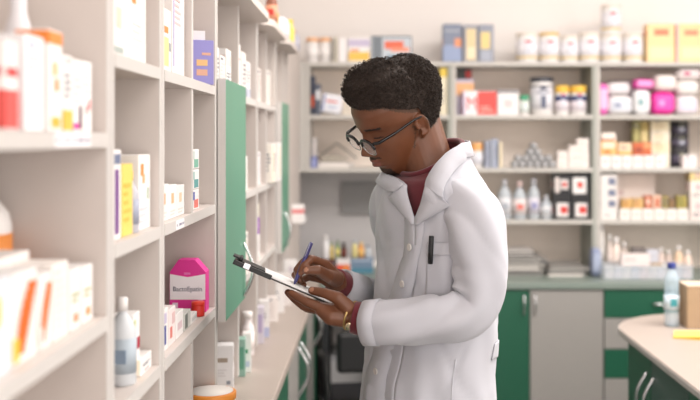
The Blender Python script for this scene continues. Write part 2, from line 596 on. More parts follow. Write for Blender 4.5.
# --- sleeves
def sleeve(name, pts, rad, seed, bend):
    """pts control points (Vector), rad radii; a dense tube with folds gathered at the elbow"""
    pts = [Vector(p) for p in pts]
    # Catmull-Rom
    C = []; R = []
    ext = [pts[0] * 2 - pts[1]] + pts + [pts[-1] * 2 - pts[-2]]
    rx = [rad[0]] + list(rad) + [rad[-1]]
    for i in range(1, len(ext) - 2):
        for k in range(14):
            t = k / 14
            p0, p1, p2, p3 = ext[i - 1:i + 3]
            C.append(0.5 * ((2 * p1) + (p2 - p0) * t + (2 * p0 - 5 * p1 + 4 * p2 - p3) * t * t + (3 * p1 - p0 - 3 * p2 + p3) * t ** 3))
            R.append(rx[i] + (rx[i + 1] - rx[i]) * t)
    C.append(pts[-1]); R.append(rad[-1])
    n = len(C); seg = 56; v = []; f = []; up = None
    rnd = random.Random(seed); ph = [rnd.random() * 6 for _ in range(6)]
    d = 0.0; ds = [0.0]
    for i in range(1, n):
        d += (C[i] - C[i - 1]).length; ds.append(d)
    eb = ds[min(range(n), key=lambda i: (C[i] - Vector(bend)).length)]
    inner = ((C[0] + C[-1]) / 2 - Vector(bend)).normalized()
    for i in range(n):
        t = (C[min(i + 1, n - 1)] - C[max(i - 1, 0)]).normalized()
        if up is None:
            up = Vector((0, 1, 0))
        x = up.cross(t).normalized(); y = t.cross(x); up = y
        g = math.exp(-((ds[i] - eb) / .075) ** 2)
        for j in range(seg):
            q = 2 * math.pi * j / seg
            nd = (x * math.cos(q) + y * math.sin(q)).dot(inner); iw = max(0.0, nd) ** 1.5
            w = .0060 * g * math.sin(ds[i] * 120 + 1.4 * math.sin(q + ph[0]) + ph[1]) * iw
            w -= .0120 * g * (1 - abs(math.sin(ds[i] * 38 + .5 * q + ph[5]))) ** 3 * max(0.0, nd + .35)
            w += .0030 * math.sin(ds[i] * 42 + 2.0 * q + ph[2]) * math.sin(3 * q + ph[3] - ds[i] * 16)
            w += .0014 * math.sin(5 * q + ds[i] * 30 + ph[4])
            w -= .0035 * (1 - abs(math.sin(ds[i] * 15 + 1.0 * q + ph[1]))) ** 5
            if i > n - 8: w *= .35
            v.append(C[i] + (x * math.cos(q) + y * math.sin(q)) * (R[i] + w))
    for i in range(n - 1):
        for j in range(seg):
            k = (j + 1) % seg
            f.append((i * seg + j, i * seg + k, (i + 1) * seg + k, (i + 1) * seg + j))
    f.append(tuple(range(seg)))
    o = MB().add(v, f, COAT, True).build(name, coat)
    s_ = o.modifiers.new('s', 'SOLIDIFY'); s_.thickness = .003; s_.offset = -1
    # hem stitched round the cuff
    hb = MB()
    i = n - 4
    vv = []; ff = []
    for i in (n - 10, n - 1):
        for j in range(seg):
            p = Vector(v[i * seg + j]); vv.append(C[i] + (p - C[i]) * 1.008)
    for j in range(seg):
        k = (j + 1) % seg
        ff.append((j, k, seg + k, seg + j))
    h = hb.add(vv, ff, COAT, True).build('cuff', o)
    s_ = h.modifiers.new('s', 'SOLIDIFY'); s_.thickness = .0015; s_.offset = 1
    return o


def bf(f, l, z): return vec(O + FB * f + LB * l + ZB * z)
sl = [bf(-.005, .105, 1.470), bf(-.008, .150, 1.438), P(478, 240, 2.04), P(480, 285, 2.03), P(466, 312, 2.02), P(425, 320, 2.02), P(390, 323, 2.03), P(366, 323, 2.05)]
sleeve('sleeve', sl, [.050, .061, .059, .055, .050, .048, .046, .045], 3, P(480, 306, 2.02))
sr = [bf(-.005, -.105, 1.470), bf(-.008, -.150, 1.435), P(400, 245, 2.42), P(402, 290, 2.43), P(388, 303, 2.41), P(370, 297, 2.36), P(341, 286, 2.29)]
sleeve('sleeve', sr, [.055, .064, .058, .056, .050, .042, .038], 5, P(400, 300, 2.43))

# --- maroon sweater: torso just inside the coat, with a ribbed neck band
b = MB(); v = []; f = []
zs = list(np.linspace(1.0, 1.56, 40)); NT2 = 72
def sweater_point(th, z, off=-.010):
    p = S(th, z, off)
    up = max(0.0, (z - 1.50) / .06)
    return p + ZB * (.036 * up * (-math.cos(th)) - .010 * up)
for z in zs:
    for j in range(NT2):
        v.append(sweater_point(2 * math.pi * j / NT2, z))
for i in range(len(zs) - 1):
    for j in range(NT2):
        j2 = (j + 1) % NT2
        f.append((i * NT2 + j, i * NT2 + j2, (i + 1) * NT2 + j2, (i + 1) * NT2 + j))
b.add(v, f, MAROON, True)
sw = b.build('sweater', man, LM); sw['label'] = 'maroon sweater'
s_ = sw.modifiers.new('s', 'SOLIDIFY'); s_.thickness = .002; s_.offset = -1
b = MB()
b.tube([sweater_point(2 * math.pi * j / 48, 1.562, -.010) for j in range(48)], .0065, MAROON, 8, True)
b.build('neck_band', sw)
def cuff(a, c, ra, rb):
    a = Vector(a); c = Vector(c); pts = [a.lerp(c, k / 10) for k in range(11)]
    r = [ra + (rb - ra) * k / 10 + .0008 * (k % 2) for k in range(11)]
    r = [r[0]] + r[1:-1] + [r[-1]]
    return MB().tube(pts, r, MAROON, 28).build('sweater_cuff', man, LM)
cuff(P(372, 321, 2.05), P(353, 317, 2.055), .036, .0325)
cuff(P(348, 288, 2.30), P(335, 281, 2.265), .032, .0290)

# --- trousers and shoes
b = MB()
for s in (1, -1):
    b.tube([bf(0, .065 * s, 1.0), bf(0, .072 * s, .8), bf(.01, .09 * s, .5), bf(0, .10 * s, .25), bf(0, .10 * s, .06)], [.078, .080, .074, .066, .066], NAVY, 24)
tr = b.build('trousers', man, LM)
for s in (1, -1):
    b = MB()
    b.tube([bf(-.07, .10 * s, .05), bf(0, .10 * s, .055), bf(.08, .105 * s, .045), bf(.15, .11 * s, .038), bf(.19, .11 * s, .034)], [.034, .05, .046, .038, .022], DARK, 16)
    b.build('shoe', man, LM)

# --- head surface (forward f, to his left s, up u), origin between the ears at eye level
HT = np.array([
    [-.130, .044, .030, .014], [-.125, .060, .010, .028], [-.113, .0735, -.010, .038], [-.096, .0825, -.030, .047], [-.080, .0885, -.050, .053],
    [-.065, .0915, -.060, .058], [-.048, .0915, -.070, .062], [-.030, .088, -.082, .066], [-.010, .084, -.092, .070], [.010, .086, -.098, .073],
    [.030, .091, -.101, .0755], [.050, .090, -.100, .0755], [.066, .083, -.094, .071], [.081, .067, -.082, .061], [.091, .048, -.065, .047],
    [.098, .024, -.042, .028], [.101, .0, -.02, .008]])
HS = 0.97


def head_pt(u, th, infl=0.0):
    ff = np.interp(u, HT[:, 0], HT[:, 1]); fb = np.interp(u, HT[:, 0], HT[:, 2]); w = np.interp(u, HT[:, 0], HT[:, 3])
    c = (ff + fb) / 2; a = (ff - fb) / 2
    n = 2.25
    co, si = math.cos(th), math.sin(th)
    f = c + (a + infl) * math.copysign(abs(co) ** (2 / n), co)
    s = (w + infl) * math.copysign(abs(si) ** (2 / n), si)
    if co > 0:
        # features
        g = lambda x, m_, d: math.exp(-((x - m_) / d) ** 2)
        # nose
        nh = np.interp(u, [-.056, -.049, -.043, -.036, -.028, -.015, 0, .012, .022], [0, .003, .017, .029, .0275, .019, .0115, .006, .0])
        nw = np.interp(u, [-.05, -.04, -.028, -.01, .01], [.0175, .0165, .0125, .0085, .0085])
        f += nh * math.exp(-abs(s / nw) ** 2.4)
        for sd in (1, -1):
            f += .009 * g(s, sd * .0155, .007) * g(u, -.040, .008)
            f -= .0105 * g(s, sd * .031, .017) * g(u, .000, .0125)
            f += .0060 * g(s, sd * .031, .012) * g(u, -.003, .0075)
            f += .0050 * g(s, sd * .045, .018) * g(u, -.027, .014)
            f -= .003 * g(s, sd * .045, .014) * g(u, -.062, .014)
        f += .0045 * math.exp(-(s / .048) ** 4) * g(u, .019, .0085)
        f += .010 * g(s, 0, .021) * g(u, -.0600, .0056)
        f += .0115 * g(s, 0, .020) * g(u, -.0735, .0064)
        f -= .0035 * g(s, 0, .022) * g(u, -.0668, .0022)
        f += .002 * math.exp(-(s / .028) ** 4) * g(u, -.066, .016)
        f += .0075 * g(s, 0, .020) * g(u, -.103, .013)
        f -= .004 * g(s, 0, .022) * g(u, -.084, .0045)
    return f, s, u


HP = math.radians(32); HYAW = math.radians(25)
HF = np.array([-math.cos(HYAW) * math.cos(HP), -math.sin(HYAW) * math.cos(HP), -math.sin(HP)])
HU = np.array([-math.cos(HYAW) * math.sin(HP), -math.sin(HYAW) * math.sin(HP), math.cos(HP)])
HL = np.array([math.sin(HYAW), -math.cos(HYAW), 0.0])
HR = math.radians(11)
HL, HU = HL * math.cos(HR) - HU * math.sin(HR), HU * math.cos(HR) + HL * math.sin(HR)
HC = np.array([.045, 2.200, 1.644])


def hw(f, s, u): return HC + (HF * f + HL * s + HU * u) * HS


us = np.concatenate([np.linspace(-.130, .09, 130), np.linspace(.0915, .101, 9)]); NTH = 150
hv = []; hf = []
for u in us:
    for j in range(NTH):
        hv.append(hw(*head_pt(u, 2 * math.pi * j / NTH)))
nl = len(us)
for i in range(nl - 1):
    for j in range(NTH):
        k = (j + 1) % NTH
        hf.append((i * NTH + j, i * NTH + k, (i + 1) * NTH + k, (i + 1) * NTH + j))
hf.append(tuple(reversed(range(NTH)))); hf.append(tuple((nl - 1) * NTH + j for j in range(NTH)))
body = MB(); body.add(hv, hf, SKIN)


def cap(p0, p1, r0, r1, seg=16, squash=None):
    """tapered capsule added to the body"""
    p0 = Vector(p0); p1 = Vector(p1); t = (p1 - p0)
    ln = max(t.length, 1e-5); t /= ln
    prof = []
    for k in range(1, 6):
        a = math.pi / 2 * (1 - k / 6); prof.append((r0 * math.cos(a), -r0 * math.sin(a)))
    prof.append((r0, 0)); prof.append((r1, ln))
    for k in range(1, 6):
        a = math.pi / 2 * k / 6; prof.append((r1 * math.cos(a), ln + r1 * math.sin(a)))
    up = Vector((0, 0, 1)) if abs(t.z) < .9 else Vector((1, 0, 0))
    x = up.cross(t).normalized(); y = t.cross(x)
    v = []; f = []
    v.append(p0 - t * r0)
    for r, h in prof:
        for j in range(seg):
            q = 2 * math.pi * j / seg
            v.append(p0 + t * h + (x * math.cos(q) + y * math.sin(q)) * r)
    v.append(p1 + t * r1)
    n = len(prof)
    for j in range(seg):
        f.append((0, 1 + (j + 1) % seg, 1 + j))
        f.append((len(v) - 1, 1 + (n - 1) * seg + j, 1 + (n - 1) * seg + (j + 1) % seg))
    for i in range(n - 1):
        for j in range(seg):
            k = (j + 1) % seg
            f.append((1 + i * seg + j, 1 + i * seg + k, 1 + (i + 1) * seg + k, 1 + (i + 1) * seg + j))
    body.add(v, f, SKIN)


def chain(pts, rs):
    for i in range(len(pts) - 1):
        cap(pts[i], pts[i + 1], rs[i], rs[i + 1])


H = lambda f, s, u: vec(hw(f, s, u))
# ears: rim, lobe, bowl
for sd in (1, -1):
    rim = []
    for k in range(15):
        a = math.radians(-75 + 285 * k / 14)      # open towards the front bottom
        rim.append(H(-.014 - .0135 * math.sin(a), sd * (.0765 + .005 * max(0, math.sin(a))), -.020 + .0235 * math.cos(a)))
    for i in range(14):
        cap(rim[i], rim[i + 1], .0038, .0038, 8)
    cap(H(-.008, sd * .072, -.043), H(-.012, sd * .074, -.036), .006, .0055, 10)
    cap(H(-.018, sd * .069, -.030), H(-.018, sd * .070, -.006), .007, .009, 10)
    cap(H(-.003, sd * .074, -.024), H(-.002, sd * .074, -.018), .0048, .0048, 8)
    cap(H(-.023, sd * .075, -.032), H(-.021, sd * .077, -.008), .0036, .0038, 8)
# neck
cap(H(-.038, 0, -.035), bf(-.020, 0, 1.49), .057, .055, 28)
cap(H(-.016, .0, -.062), bf(-.005, 0, 1.49), .040, .042, 24)
for sd in (1, -1):
    cap(H(-.040, sd * .036, -.055), H(.020, sd * .030, -.082), .024, .020, 18)
# trunk and limbs under the clothes
cap(bf(-.03, -.08, 1.41), bf(-.03, .08, 1.41), .060, .060, 20)
cap(bf(-.03, 0, 1.44), bf(-.035, 0, 1.30), .060, .070, 24)
cap(bf(-.035, 0, 1.30), bf(-.01, 0, 1.06), .070, .085, 24)
for s in (1, -1):
    cap(bf(0, .066 * s, 1.0), bf(.01, .09 * s, .52), .066, .052, 16)
    cap(bf(.01, .09 * s, .52), bf(0, .10 * s, .09), .052, .036, 16)
    cap(bf(-.02, .10 * s, .055), bf(.12, .108 * s, .042), .033, .027, 12)
chain([bf(0, .14, 1.445), P(480, 240, 2.04), P(482, 300, 2.025), P(470, 313, 2.02), P(395, 321, 2.035), P(352, 315, 2.06)], [.045, .042, .038, .038, .034, .0265])
chain([bf(0, -.14, 1.445), P(400, 245, 2.42), P(402, 290, 2.43), P(388, 301, 2.41), P(345, 287, 2.30), P(337, 282, 2.262)], [.045, .042, .038, .036, .028, .0255])
# left hand, under the clipboard: palm up, thumb over the near edge
W = P(352, 315, 2.06)
chain([W, P(340, 311, 2.068)], [.026, .024])
for k, (px, py, d) in enumerate(((323, 307, 2.055), (322, 307.5, 2.080), (323, 308, 2.105), (326, 309, 2.128))):
    cap(P(345, 315, 2.055 + .012 * k), P(px, py + 2, d), .0200, .0145)
chain([P(342, 318, 2.05), P(331, 317, 2.045), P(322, 311, 2.05)], [.019, .0175, .013])
chain([P(322, 308, 2.052), P(308, 302.5, 2.055), P(299, 297.5, 2.062), P(291, 293, 2.070)], [.0118, .0102, .0092, .0078])
chain([P(321, 309, 2.080), P(304, 306, 2.085), P(295, 299, 2.092), P(288, 292.5, 2.10)], [.0118, .0102, .0092, .0078])
chain([P(322, 310, 2.106), P(307, 308, 2.112), P(298, 301, 2.118), P(292, 296, 2.125)], [.0112, .0098, .0088, .0074])
chain([P(326, 311, 2.129), P(314, 310, 2.136), P(306, 304, 2.142), P(301, 300, 2.148)], [.0100, .0088, .0080, .0066])
chain([P(348, 308, 2.045), P(338, 298, 2.040), P(326, 293.5, 2.045), P(312, 290.5, 2.062)], [.017, .0135, .0108, .0086])
# right hand, holding the pen
W2 = P(339, 283, 2.265)
for k, (px, py, d) in enumerate(((325, 264.5, 2.195), (323, 268, 2.215), (323, 274, 2.232), (325, 280, 2.243))):
    cap(P(336, 279 + k * 1.5, 2.245 + .004 * k), P(px, py, d), .0185, .0125)
chain([P(325, 264.5, 2.195), P(311, 259, 2.165), P(304, 266, 2.150), P(301, 273, 2.146)], [.0115, .0100, .0088, .0074])
chain([P(323, 268, 2.215), P(304, 262, 2.195), P(297, 270, 2.178), P(299, 277.5, 2.163)], [.0115, .0100, .0088, .0076])
chain([P(323, 274, 2.232), P(304, 268, 2.222), P(295, 275, 2.208), P(300, 281, 2.195)], [.0108, .0094, .0086, .0072])
chain([P(325, 280, 2.243), P(309, 277, 2.238), P(300, 281, 2.228), P(304, 285, 2.215)], [.0098, .0084, .0078, .0066])
chain([P(336, 279, 2.235), P(328, 276, 2.180), P(318, 270, 2.145), P(307, 270.5, 2.138)], [.018, .0138, .0112, .0090])

tmp = body.build('person_raw')
rm = tmp.modifiers.new('r', 'REMESH'); rm.mode = 'VOXEL'; rm.voxel_size = .0026; rm.use_smooth_shade = True
s_ = tmp.modifiers.new('s', 'SMOOTH'); s_.factor = .5; s_.iterations = 3
bpy.context.view_layer.update()
dg = bpy.context.evaluated_depsgraph_get()
me = bpy.data.meshes.new_from_object(tmp.evaluated_get(dg))
bpy.data.objects.remove(tmp)
me.materials.clear()
for m_ in (SKIN, LIP, STUB, PALM, NAIL, mat((30, 22, 18), .6), FADE):
    me.materials.append(m_)
nv = len(me.vertices); co = np.empty(nv * 3, dtype=np.float32); me.vertices.foreach_get('co', co); co = co.reshape(-1, 3)
npoly = len(me.polygons); ce = np.empty(npoly * 3, dtype=np.float32); me.polygons.foreach_get('center', ce); ce = ce.reshape(-1, 3)
d = (ce - HC) / HS; hf_ = d @ HF; hs_ = d @ HL; hu_ = d @ HU
mi = np.zeros(npoly, dtype=np.int32)
inh = (np.abs(hs_) < .1) & (hf_ > -.12) & (hf_ < .14) & (hu_ > -.14)
lipm = inh & (hf_ > .092) & (np.abs(hs_) < .0235 - .0 * hs_) & (np.abs(hu_ + .0668) < .0118 * np.sqrt(np.clip(1 - (hs_ / .025) ** 2, 0, 1)))
mi[lipm] = 1
stub = inh & (hf_ > .050) & (np.abs(hs_) < .027) & (hu_ < -.088)
stub |= inh & (hf_ > .088) & (np.abs(hs_) < .027) & (hu_ > -.0565) & (hu_ < -.0515)
stub |= inh & (np.abs(hs_) > .045) & (np.abs(hf_ - .012 - .010 * np.sin(hu_ * 60)) < .0018 + .0012 * np.sin(hu_ * 700)) & (hu_ < -.010) & (hu_ > -.066)
hu0_ = hu_; hu_ = hu_ + .003 * np.sin(hs_ * 900) * np.sin(hf_ * 1100)
scalp = inh & (hf_ > -.022) & (hf_ < .085) & (hu_ > np.interp(hf_, [-.022, .0, .025, .050, .09], [.008, .018, .036, .058, .068]))
scalp |= inh & (hf_ <= -.026) & (hu_ > -.045 )
hu_ = hu0_
mi[scalp] = 6
mi[stub] = 2
mi[stub & (np.abs(hs_) > .045)] = 6
brow = inh & (hf_ > .06) & (np.abs(np.abs(hs_) - .032) < .0185) & (np.abs(hu_ - .0185 + .05 * np.abs(np.abs(hs_) - .026)) < .0032)
lash = inh & (hf_ > .06) & (np.abs(np.abs(hs_) - .031) < .0135) & (np.abs(hu_ + .0072) < .0014)
mi[brow | lash] = 5
# fingernails of the thumb that lies on the board, and lighter finger pads
for q, r in ((P(311, 289.0, 2.052), .0062), (P(305.5, 269.5, 2.130), .0058)):
    mi[np.linalg.norm(ce - np.array(q), axis=1) < r] = 4
me.polygons.foreach_set('material_index', mi)
me.polygons.foreach_set('use_smooth', np.ones(npoly, dtype=bool))
bo = bpy.data.objects.new('body', me); COL.objects.link(bo); bo.parent = man; bo.location = LM
bo['label'] = 'dark brown skin, bowed head and both hands'

# --- hair: a dense cap plus thousands of small coils
def hthick(f, s, u):
    """hair depth over the scalp point"""
    top = float(smoothstep(.030, .085, u))
    front = float(smoothstep(.092, .070, f - .25 * max(0, u - .06)))     # nothing on the forehead
    lt = float(np.interp(f, [-.022, .0, .025, .050, .09], [.012, .022, .038, .058, .066])); line = float(smoothstep(lt, lt + .012, u)) if f > -.022 else 1.0
    side = 1.0 if f > -.022 else float(smoothstep(-.052, -.030, u))
    t = .006 + .019 * top + .003 * top * float(smoothstep(.0, .05, f)) + .004 * top * float(smoothstep(-.05, .0, f))
    if f < -.03:
        t = .012 - .005 * top + .016 * float(smoothstep(-.04, .05, u)) * float(smoothstep(-.03, -.07, f)) + .004 * top
    t += .015 * math.exp(-((f - .022) / .042) ** 2) * float(smoothstep(.060, .090, u))
    return t * side * line
rnd = random.Random(11)
v = []; f = []; NU = 90; NA = 140
uu = np.linspace(-.06, .101, NU)
keep = []
for u in uu:
    for j in range(NA):
        th = 2 * math.pi * j / NA
        hp = head_pt(u, th)
        t = hthick(*hp)
        keep.append(t > .0015)
        t *= .80
        c = Vector((hp[0] + .005, hp[1], hp[2] - .01)).normalized(); c.x *= (.50 if c.x > 0 else 1)
        bumpy = 1 + .16 * math.sin(70 * th + 9 * math.sin(200 * u)) * math.sin(420 * u + 5 * math.sin(31 * th))
        v.append(hw(hp[0] + c.x * t * bumpy, hp[1] + c.y * t * bumpy, hp[2] + c.z * t * bumpy))
for i in range(NU - 1):
    for j in range(NA):
        k = (j + 1) % NA
        q = (i * NA + j, i * NA + k, (i + 1) * NA + k, (i + 1) * NA + j)
        if all(keep[x] for x in q):
            f.append(q)
f.append(tuple((NU - 1) * NA + j for j in range(NA)))
hb = MB(); hb.add(v, f, HAIR, True)
n = 0
while n < 6000:
    u = rnd.uniform(-.055, .1015); th = rnd.uniform(0, 2 * math.pi)
    # the crown needs more coils: sample its cap by radius too
    if u > .09:
        u = .09 + .011 * rnd.random()
    hp = head_pt(u, th)
    if u > .088:
        k = math.sqrt(rnd.random()) * 1.0
        hp = (hp[0] * k + (1 - k) * -.02, hp[1] * k, .088 + .013 * (1 - k * k))
    t = hthick(*hp)
    if t < .004:
        continue
    n += 1
    c = Vector((hp[0] + .005, hp[1], hp[2] - .01)).normalized(); c.x *= (.50 if c.x > 0 else 1)
    d_ = t * rnd.uniform(.70, 1.10)
    base = vec(hw(hp[0] + c.x * d_, hp[1] + c.y * d_, hp[2] + c.z * d_))
    ax = Vector((rnd.gauss(0, 1), rnd.gauss(0, 1), rnd.gauss(0, 1))).normalized()
    x = ax.orthogonal().normalized(); y = ax.cross(x)
    R = rnd.uniform(.0018, .0034); ph = rnd.random() * 6.28; L = rnd.uniform(.003, .006)
    if t < .012: R *= .6; L *= .5
    pts = [base + (x * math.cos(ph + a * 1.15) + y * math.sin(ph + a * 1.15)) * R + ax * L * (a / 7 - .5) for a in range(8)]
    hb.tube(pts, .00075, HAIR, 3, smooth=False)
hair = hb.build('hair', man, LM); hair['label'] = 'short dark curly afro hair'

# --- eyeglasses
GR = mat((20, 18, 20), .25); LENS = mat((235, 240, 245), .02, 'clearfilm', a=.22)
g = thing('glasses', 'black browline glasses worn low on the nose of the man', 'glasses', vec(hw(.1, 0, 0)))
GL = tuple(-x for x in g.location)
fb = MB()
FG = .108; GU = -.013
def lens_ring(s0, n=28):
    pts = []
    for k in range(n):
        a = 2 * math.pi * k / n
        x = .0245 * math.copysign(abs(math.cos(a)) ** .8, math.cos(a)); z = .0195 * math.copysign(abs(math.sin(a)) ** .8, math.sin(a))
        pts.append(H(FG - .10 * abs(s0 + x) ** 1.0 * .35 - .05 * abs(z) * 0 + .10 * z * .8, s0 + x, GU + z))
    return pts
for sd in (1, -1):
    pts = lens_ring(sd * .0335)
    fb.tube(pts, .00095, mat((190, 190, 192), .2, 'metal'), 6, True)
    fb.tube(pts[0:15], .0034, GR, 8)
    mb = MB(); mb.add(pts, [tuple(range(len(pts)))], LENS)
    mb.build('lens', g, GL)
fb.tube([H(FG - .002, .009, GU + .006), H(FG + .002, 0, GU + .010), H(FG - .002, -.009, GU + .006)], .0015, GR, 6)
for sd in (1, -1):
    tb = MB()
    tb.tube([H(FG - .004, sd * .058, GU + .013), H(FG - .012, sd * .0705, GU + .013), H(.05, sd * .077, GU + .013), H(.0, sd * .0785, GU + .014), H(-.022, sd * .080, GU + .012), H(-.034, sd * .078, GU - .006)], [.0036, .0038, .0030, .0026, .0024, .0020], GR, 8)
    tb.build('temple', g, GL)
fb.build('frame', g, GL)

# --- wristwatch on the left wrist
wt = thing('wristwatch', 'small pale gold wristwatch at the edge of the maroon cuff', 'watch', P(349, 316, 2.06))
a = P(351, 315.5, 2.058); ax = (P(340, 311, 2.068) - a).normalized(); x = ax.orthogonal().normalized(); yv = ax.cross(x)
MB().tube([a + (x * math.cos(q) + yv * math.sin(q)) * .0295 for q in np.linspace(0, 6.283, 30)[:-1]], .0028, mat((206, 176, 120), .3, 'metal'), 8, True).build('strap', wt, tuple(-c for c in wt.location))
c0 = a + Vector((-.002, -.026, -.016))
MB().lathe([(0, 0), (.0095, 0), (.0100, .002), (.0095, .004), (.008, .005), (0, .005)], mat((232, 214, 180), .25, 'metal'), 20).build('watch_case', wt, c0 - wt.location, rot=Vector((0, -.85, -.5)).to_track_quat('Z', 'Y').to_euler())

# --- pen in the chest pocket
t = thing('pocket_pen', 'black pen clipped in the chest pocket of the lab coat', 'pen', vec(S(.66, 1.35, .012)))
p0 = vec(S(.665, 1.335, .0075)); p1 = vec(S(.665, 1.392, .020)) + Vector((.004, 0, .0))
MB().tube([p0, p0.lerp(p1, .3), p1], [.0052, .0054, .0052], DARK, 12).build('barrel', t, tuple(-c for c in t.location))
p2 = p1 + Vector((-.003, -.006, .002)); p3 = p1.lerp(p0, .6) + Vector((-.004, -.007, 0))
MB().tube([p1, p2, p3], .0014, mat((60, 60, 64), .3), 6).build('clip', t, tuple(-c for c in t.location))

# --- clipboard, held near level
A0 = P(233, 262.5, 2.055); A1 = P(350, 312.5, 2.075)      # near long edge runs from clip end to under his wrist
ex = (A1 - A0).normalized()
ey = (Vector((0, 1, 0)) - ex * ex.y).normalized()
ey = (Matrix.Rotation(math.radians(-6), 3, ex) @ ey)
ez = ex.cross(ey).normalized()
if ez.z < 0: ez = -ez
CB = Matrix((ex, ey, ez)).transposed().to_4x4(); CB.translation = A0
t = thing('clipboard', 'dark clipboard with white paper and silver clip held by the man', 'clipboard', A0)
def placed(mb, name):
    mb.v = [tuple((CB @ Vector(p)) - A0) for p in mb.v]
    return mb.build(name, t)
placed(MB().box(0, .262, 0, .225, -.0015, .0015, mat((46, 38, 36), .5), .001), 'board')
pp = placed(MB().box(.055, .258, .006, .218, .0017, .0040, mat((244, 242, 242), .6)), 'paper'); pp['label'] = 'white sheets of paper'
cl = MB()
cl.box(.004, .070, .055, .17, .0042, .0065, DARK, .001)
cl.tube([(.012, .055, .008), (.012, .17, .008)], .0048, DARK, 10)
cl.box(-.006, .014, .075, .15, .007, .011, DARK, .002)
placed(cl, 'clip')
ce_ = MB()
ce_.box(0, .085, -.0015, .016, -.003, .0065, DARK, .001)
ce_.box(.022, .036, -.002, .012, -.002, .009, mat((210, 210, 214), .3, 'metal'), .001)
placed(ce_, 'clip_side')
# --- pen in the right hand
t = thing('writing_pen', 'dark violet ballpoint pen held over the clipboard in the right hand', 'pen', P(311, 243, 2.15))
q0 = P(311.5, 242.5, 2.165); q1 = P(294, 285, 2.142)
PB = mat((58, 52, 110), .3)
def at(tt): return q0.lerp(q1, tt)
off = tuple(-c for c in t.location)
MB().tube([at(0), at(.03), at(.5), at(.9), at(1)], [.0030, .0044, .0048, .0040, .001], PB, 12).build('barrel', t, off)
MB().tube([at(.02) + Vector((-.002, -.005, .002)), at(.10) + Vector((-.002, -.008, 0)), at(.32) + Vector((-.002, -.007, 0))], .0014, mat((150, 150, 175), .3), 6).build('clip', t, off)

# ------------------------------------------------------------------ goods: builders
def C(r, g, b): return mat((r, g, b), .5)
W_ = (242, 238, 236); CR = (238, 226, 208)
OR = (240, 140, 60); YE = (240, 205, 95); PK = (230, 60, 160); RD = (205, 50, 50); BL = (70, 90, 170); VI = (150, 140, 205)
GN = (60, 150, 110); GY = (150, 155, 165); DK = (40, 42, 50); TL = (90, 160, 160); PP = (140, 60, 170); BR = (140, 80, 50); SV = (170, 172, 176)

def decor(mb, w, d, h, decs, faces='fs'):
    """raised print: decs = (u0, u1, v0, v1, rgb) as fractions of each face"""
    e = .0002
    for u0, u1, v0, v1, c in decs:
        e += .0002
        m = C(*c); z0, z1 = h * v0, h * v1
        if 'f' in faces: mb.box(-w / 2 + w * u0, -w / 2 + w * u1, -d / 2 - e, -d / 2, z0, z1, m)
        if 's' in faces:
            mb.box(w / 2, w / 2 + e, -d / 2 + d * u0, -d / 2 + d * u1, z0, z1, m)
            mb.box(-w / 2 - e, -w / 2, d / 2 - d * u1, d / 2 - d * u0, z0, z1, m)

def lines(v0, v1, n, c, u0=.15, u1=.8):
    r = random.Random(int(v0 * 100) + n + int(c[0]))
    return [(u0, u0 + (u1 - u0) * r.uniform(.55, 1), v0 + (v1 - v0) * k / n, v0 + (v1 - v0) * (k + .45) / n, c) for k in range(n)]

def art(style, a, b=None):
    b = b or (120, 120, 130)
    if style == 'band': return [(.03, .97, .62, .86, a)] + lines(.2, .5, 4, b)
    if style == 'foot': return [(.0, 1, .02, .28, a)] + lines(.45, .8, 4, b)
    if style == 'stripe': return [(.12, .32, .03, .97, a)] + lines(.3, .8, 5, b, .42, .92)
    if style == 'top': return [(.0, 1, .80, .985, a)] + lines(.25, .6, 4, b)
    if style == 'spot': return [(.3, .7, .55, .80, a), (.36, .64, .50, .85, a)] + lines(.15, .4, 3, b)
    if style == 'flame':
        o = []
        for k in range(9):
            t = k / 8; o.append((.15 + .45 * t * t, .50 + .42 * t, .10 + .085 * k, .10 + .085 * (k + 1), a))
        return o + [(.02, .2, .05, .3, b)]
    if style == 'lines': return lines(.15, .85, 7, a) + [(.15, .5, .87, .93, b)]
    if style == 'mark': return [(.35, .75, .12, .26, a), (.2, .8, .55, .6, b), (.2, .65, .46, .5, b)]
    if style == 'two': return [(.0, 1, .0, .42, a), (.2, .8, .55, .82, b)]
    if style == 'full': return [(.04, .96, .04, .96, a)] + lines(.5, .8, 3, b, .2, .8)
    if style == 'vtext': return [(.10, .24, .12, .80, (235, 235, 245)), (.45, .8, .2, .34, a), (.45, .8, .42, .56, b), (.62, .9, .66, .72, a)]
    if style == 'block': return [(.08, .92, .35, .9, a), (.25, .6, .5, .72, b)]
    return []

def carton(name, label, cat, x, y, z, w, d, h, rz=0.0, base=W_, decs=(), group=None, flap=None):
    mb = MB().box(-w / 2, w / 2, -d / 2, d / 2, 0, h, C(*base), min(.0012, h / 8))
    decor(mb, w, d, h, decs)
    # tuck flap seam on the lid
    mb.box(-w / 2 + .002, w / 2 - .002, -d / 2 + .0015, -d / 2 + .0022, h, h + .0003, C(*[int(v * .85) for v in base]))
    if flap:
        mb.box(-w * .32, w * .32, d * .1, d * .1 + .001, h, h + flap, C(*W_))
    o = mb.build(name, None, (x, y, z), rz)
    return tag(o, label, cat, group)

def place(o, p, rz=0.0):
    o.location = p; o.rotation_euler = (0, 0, rz)
    return o

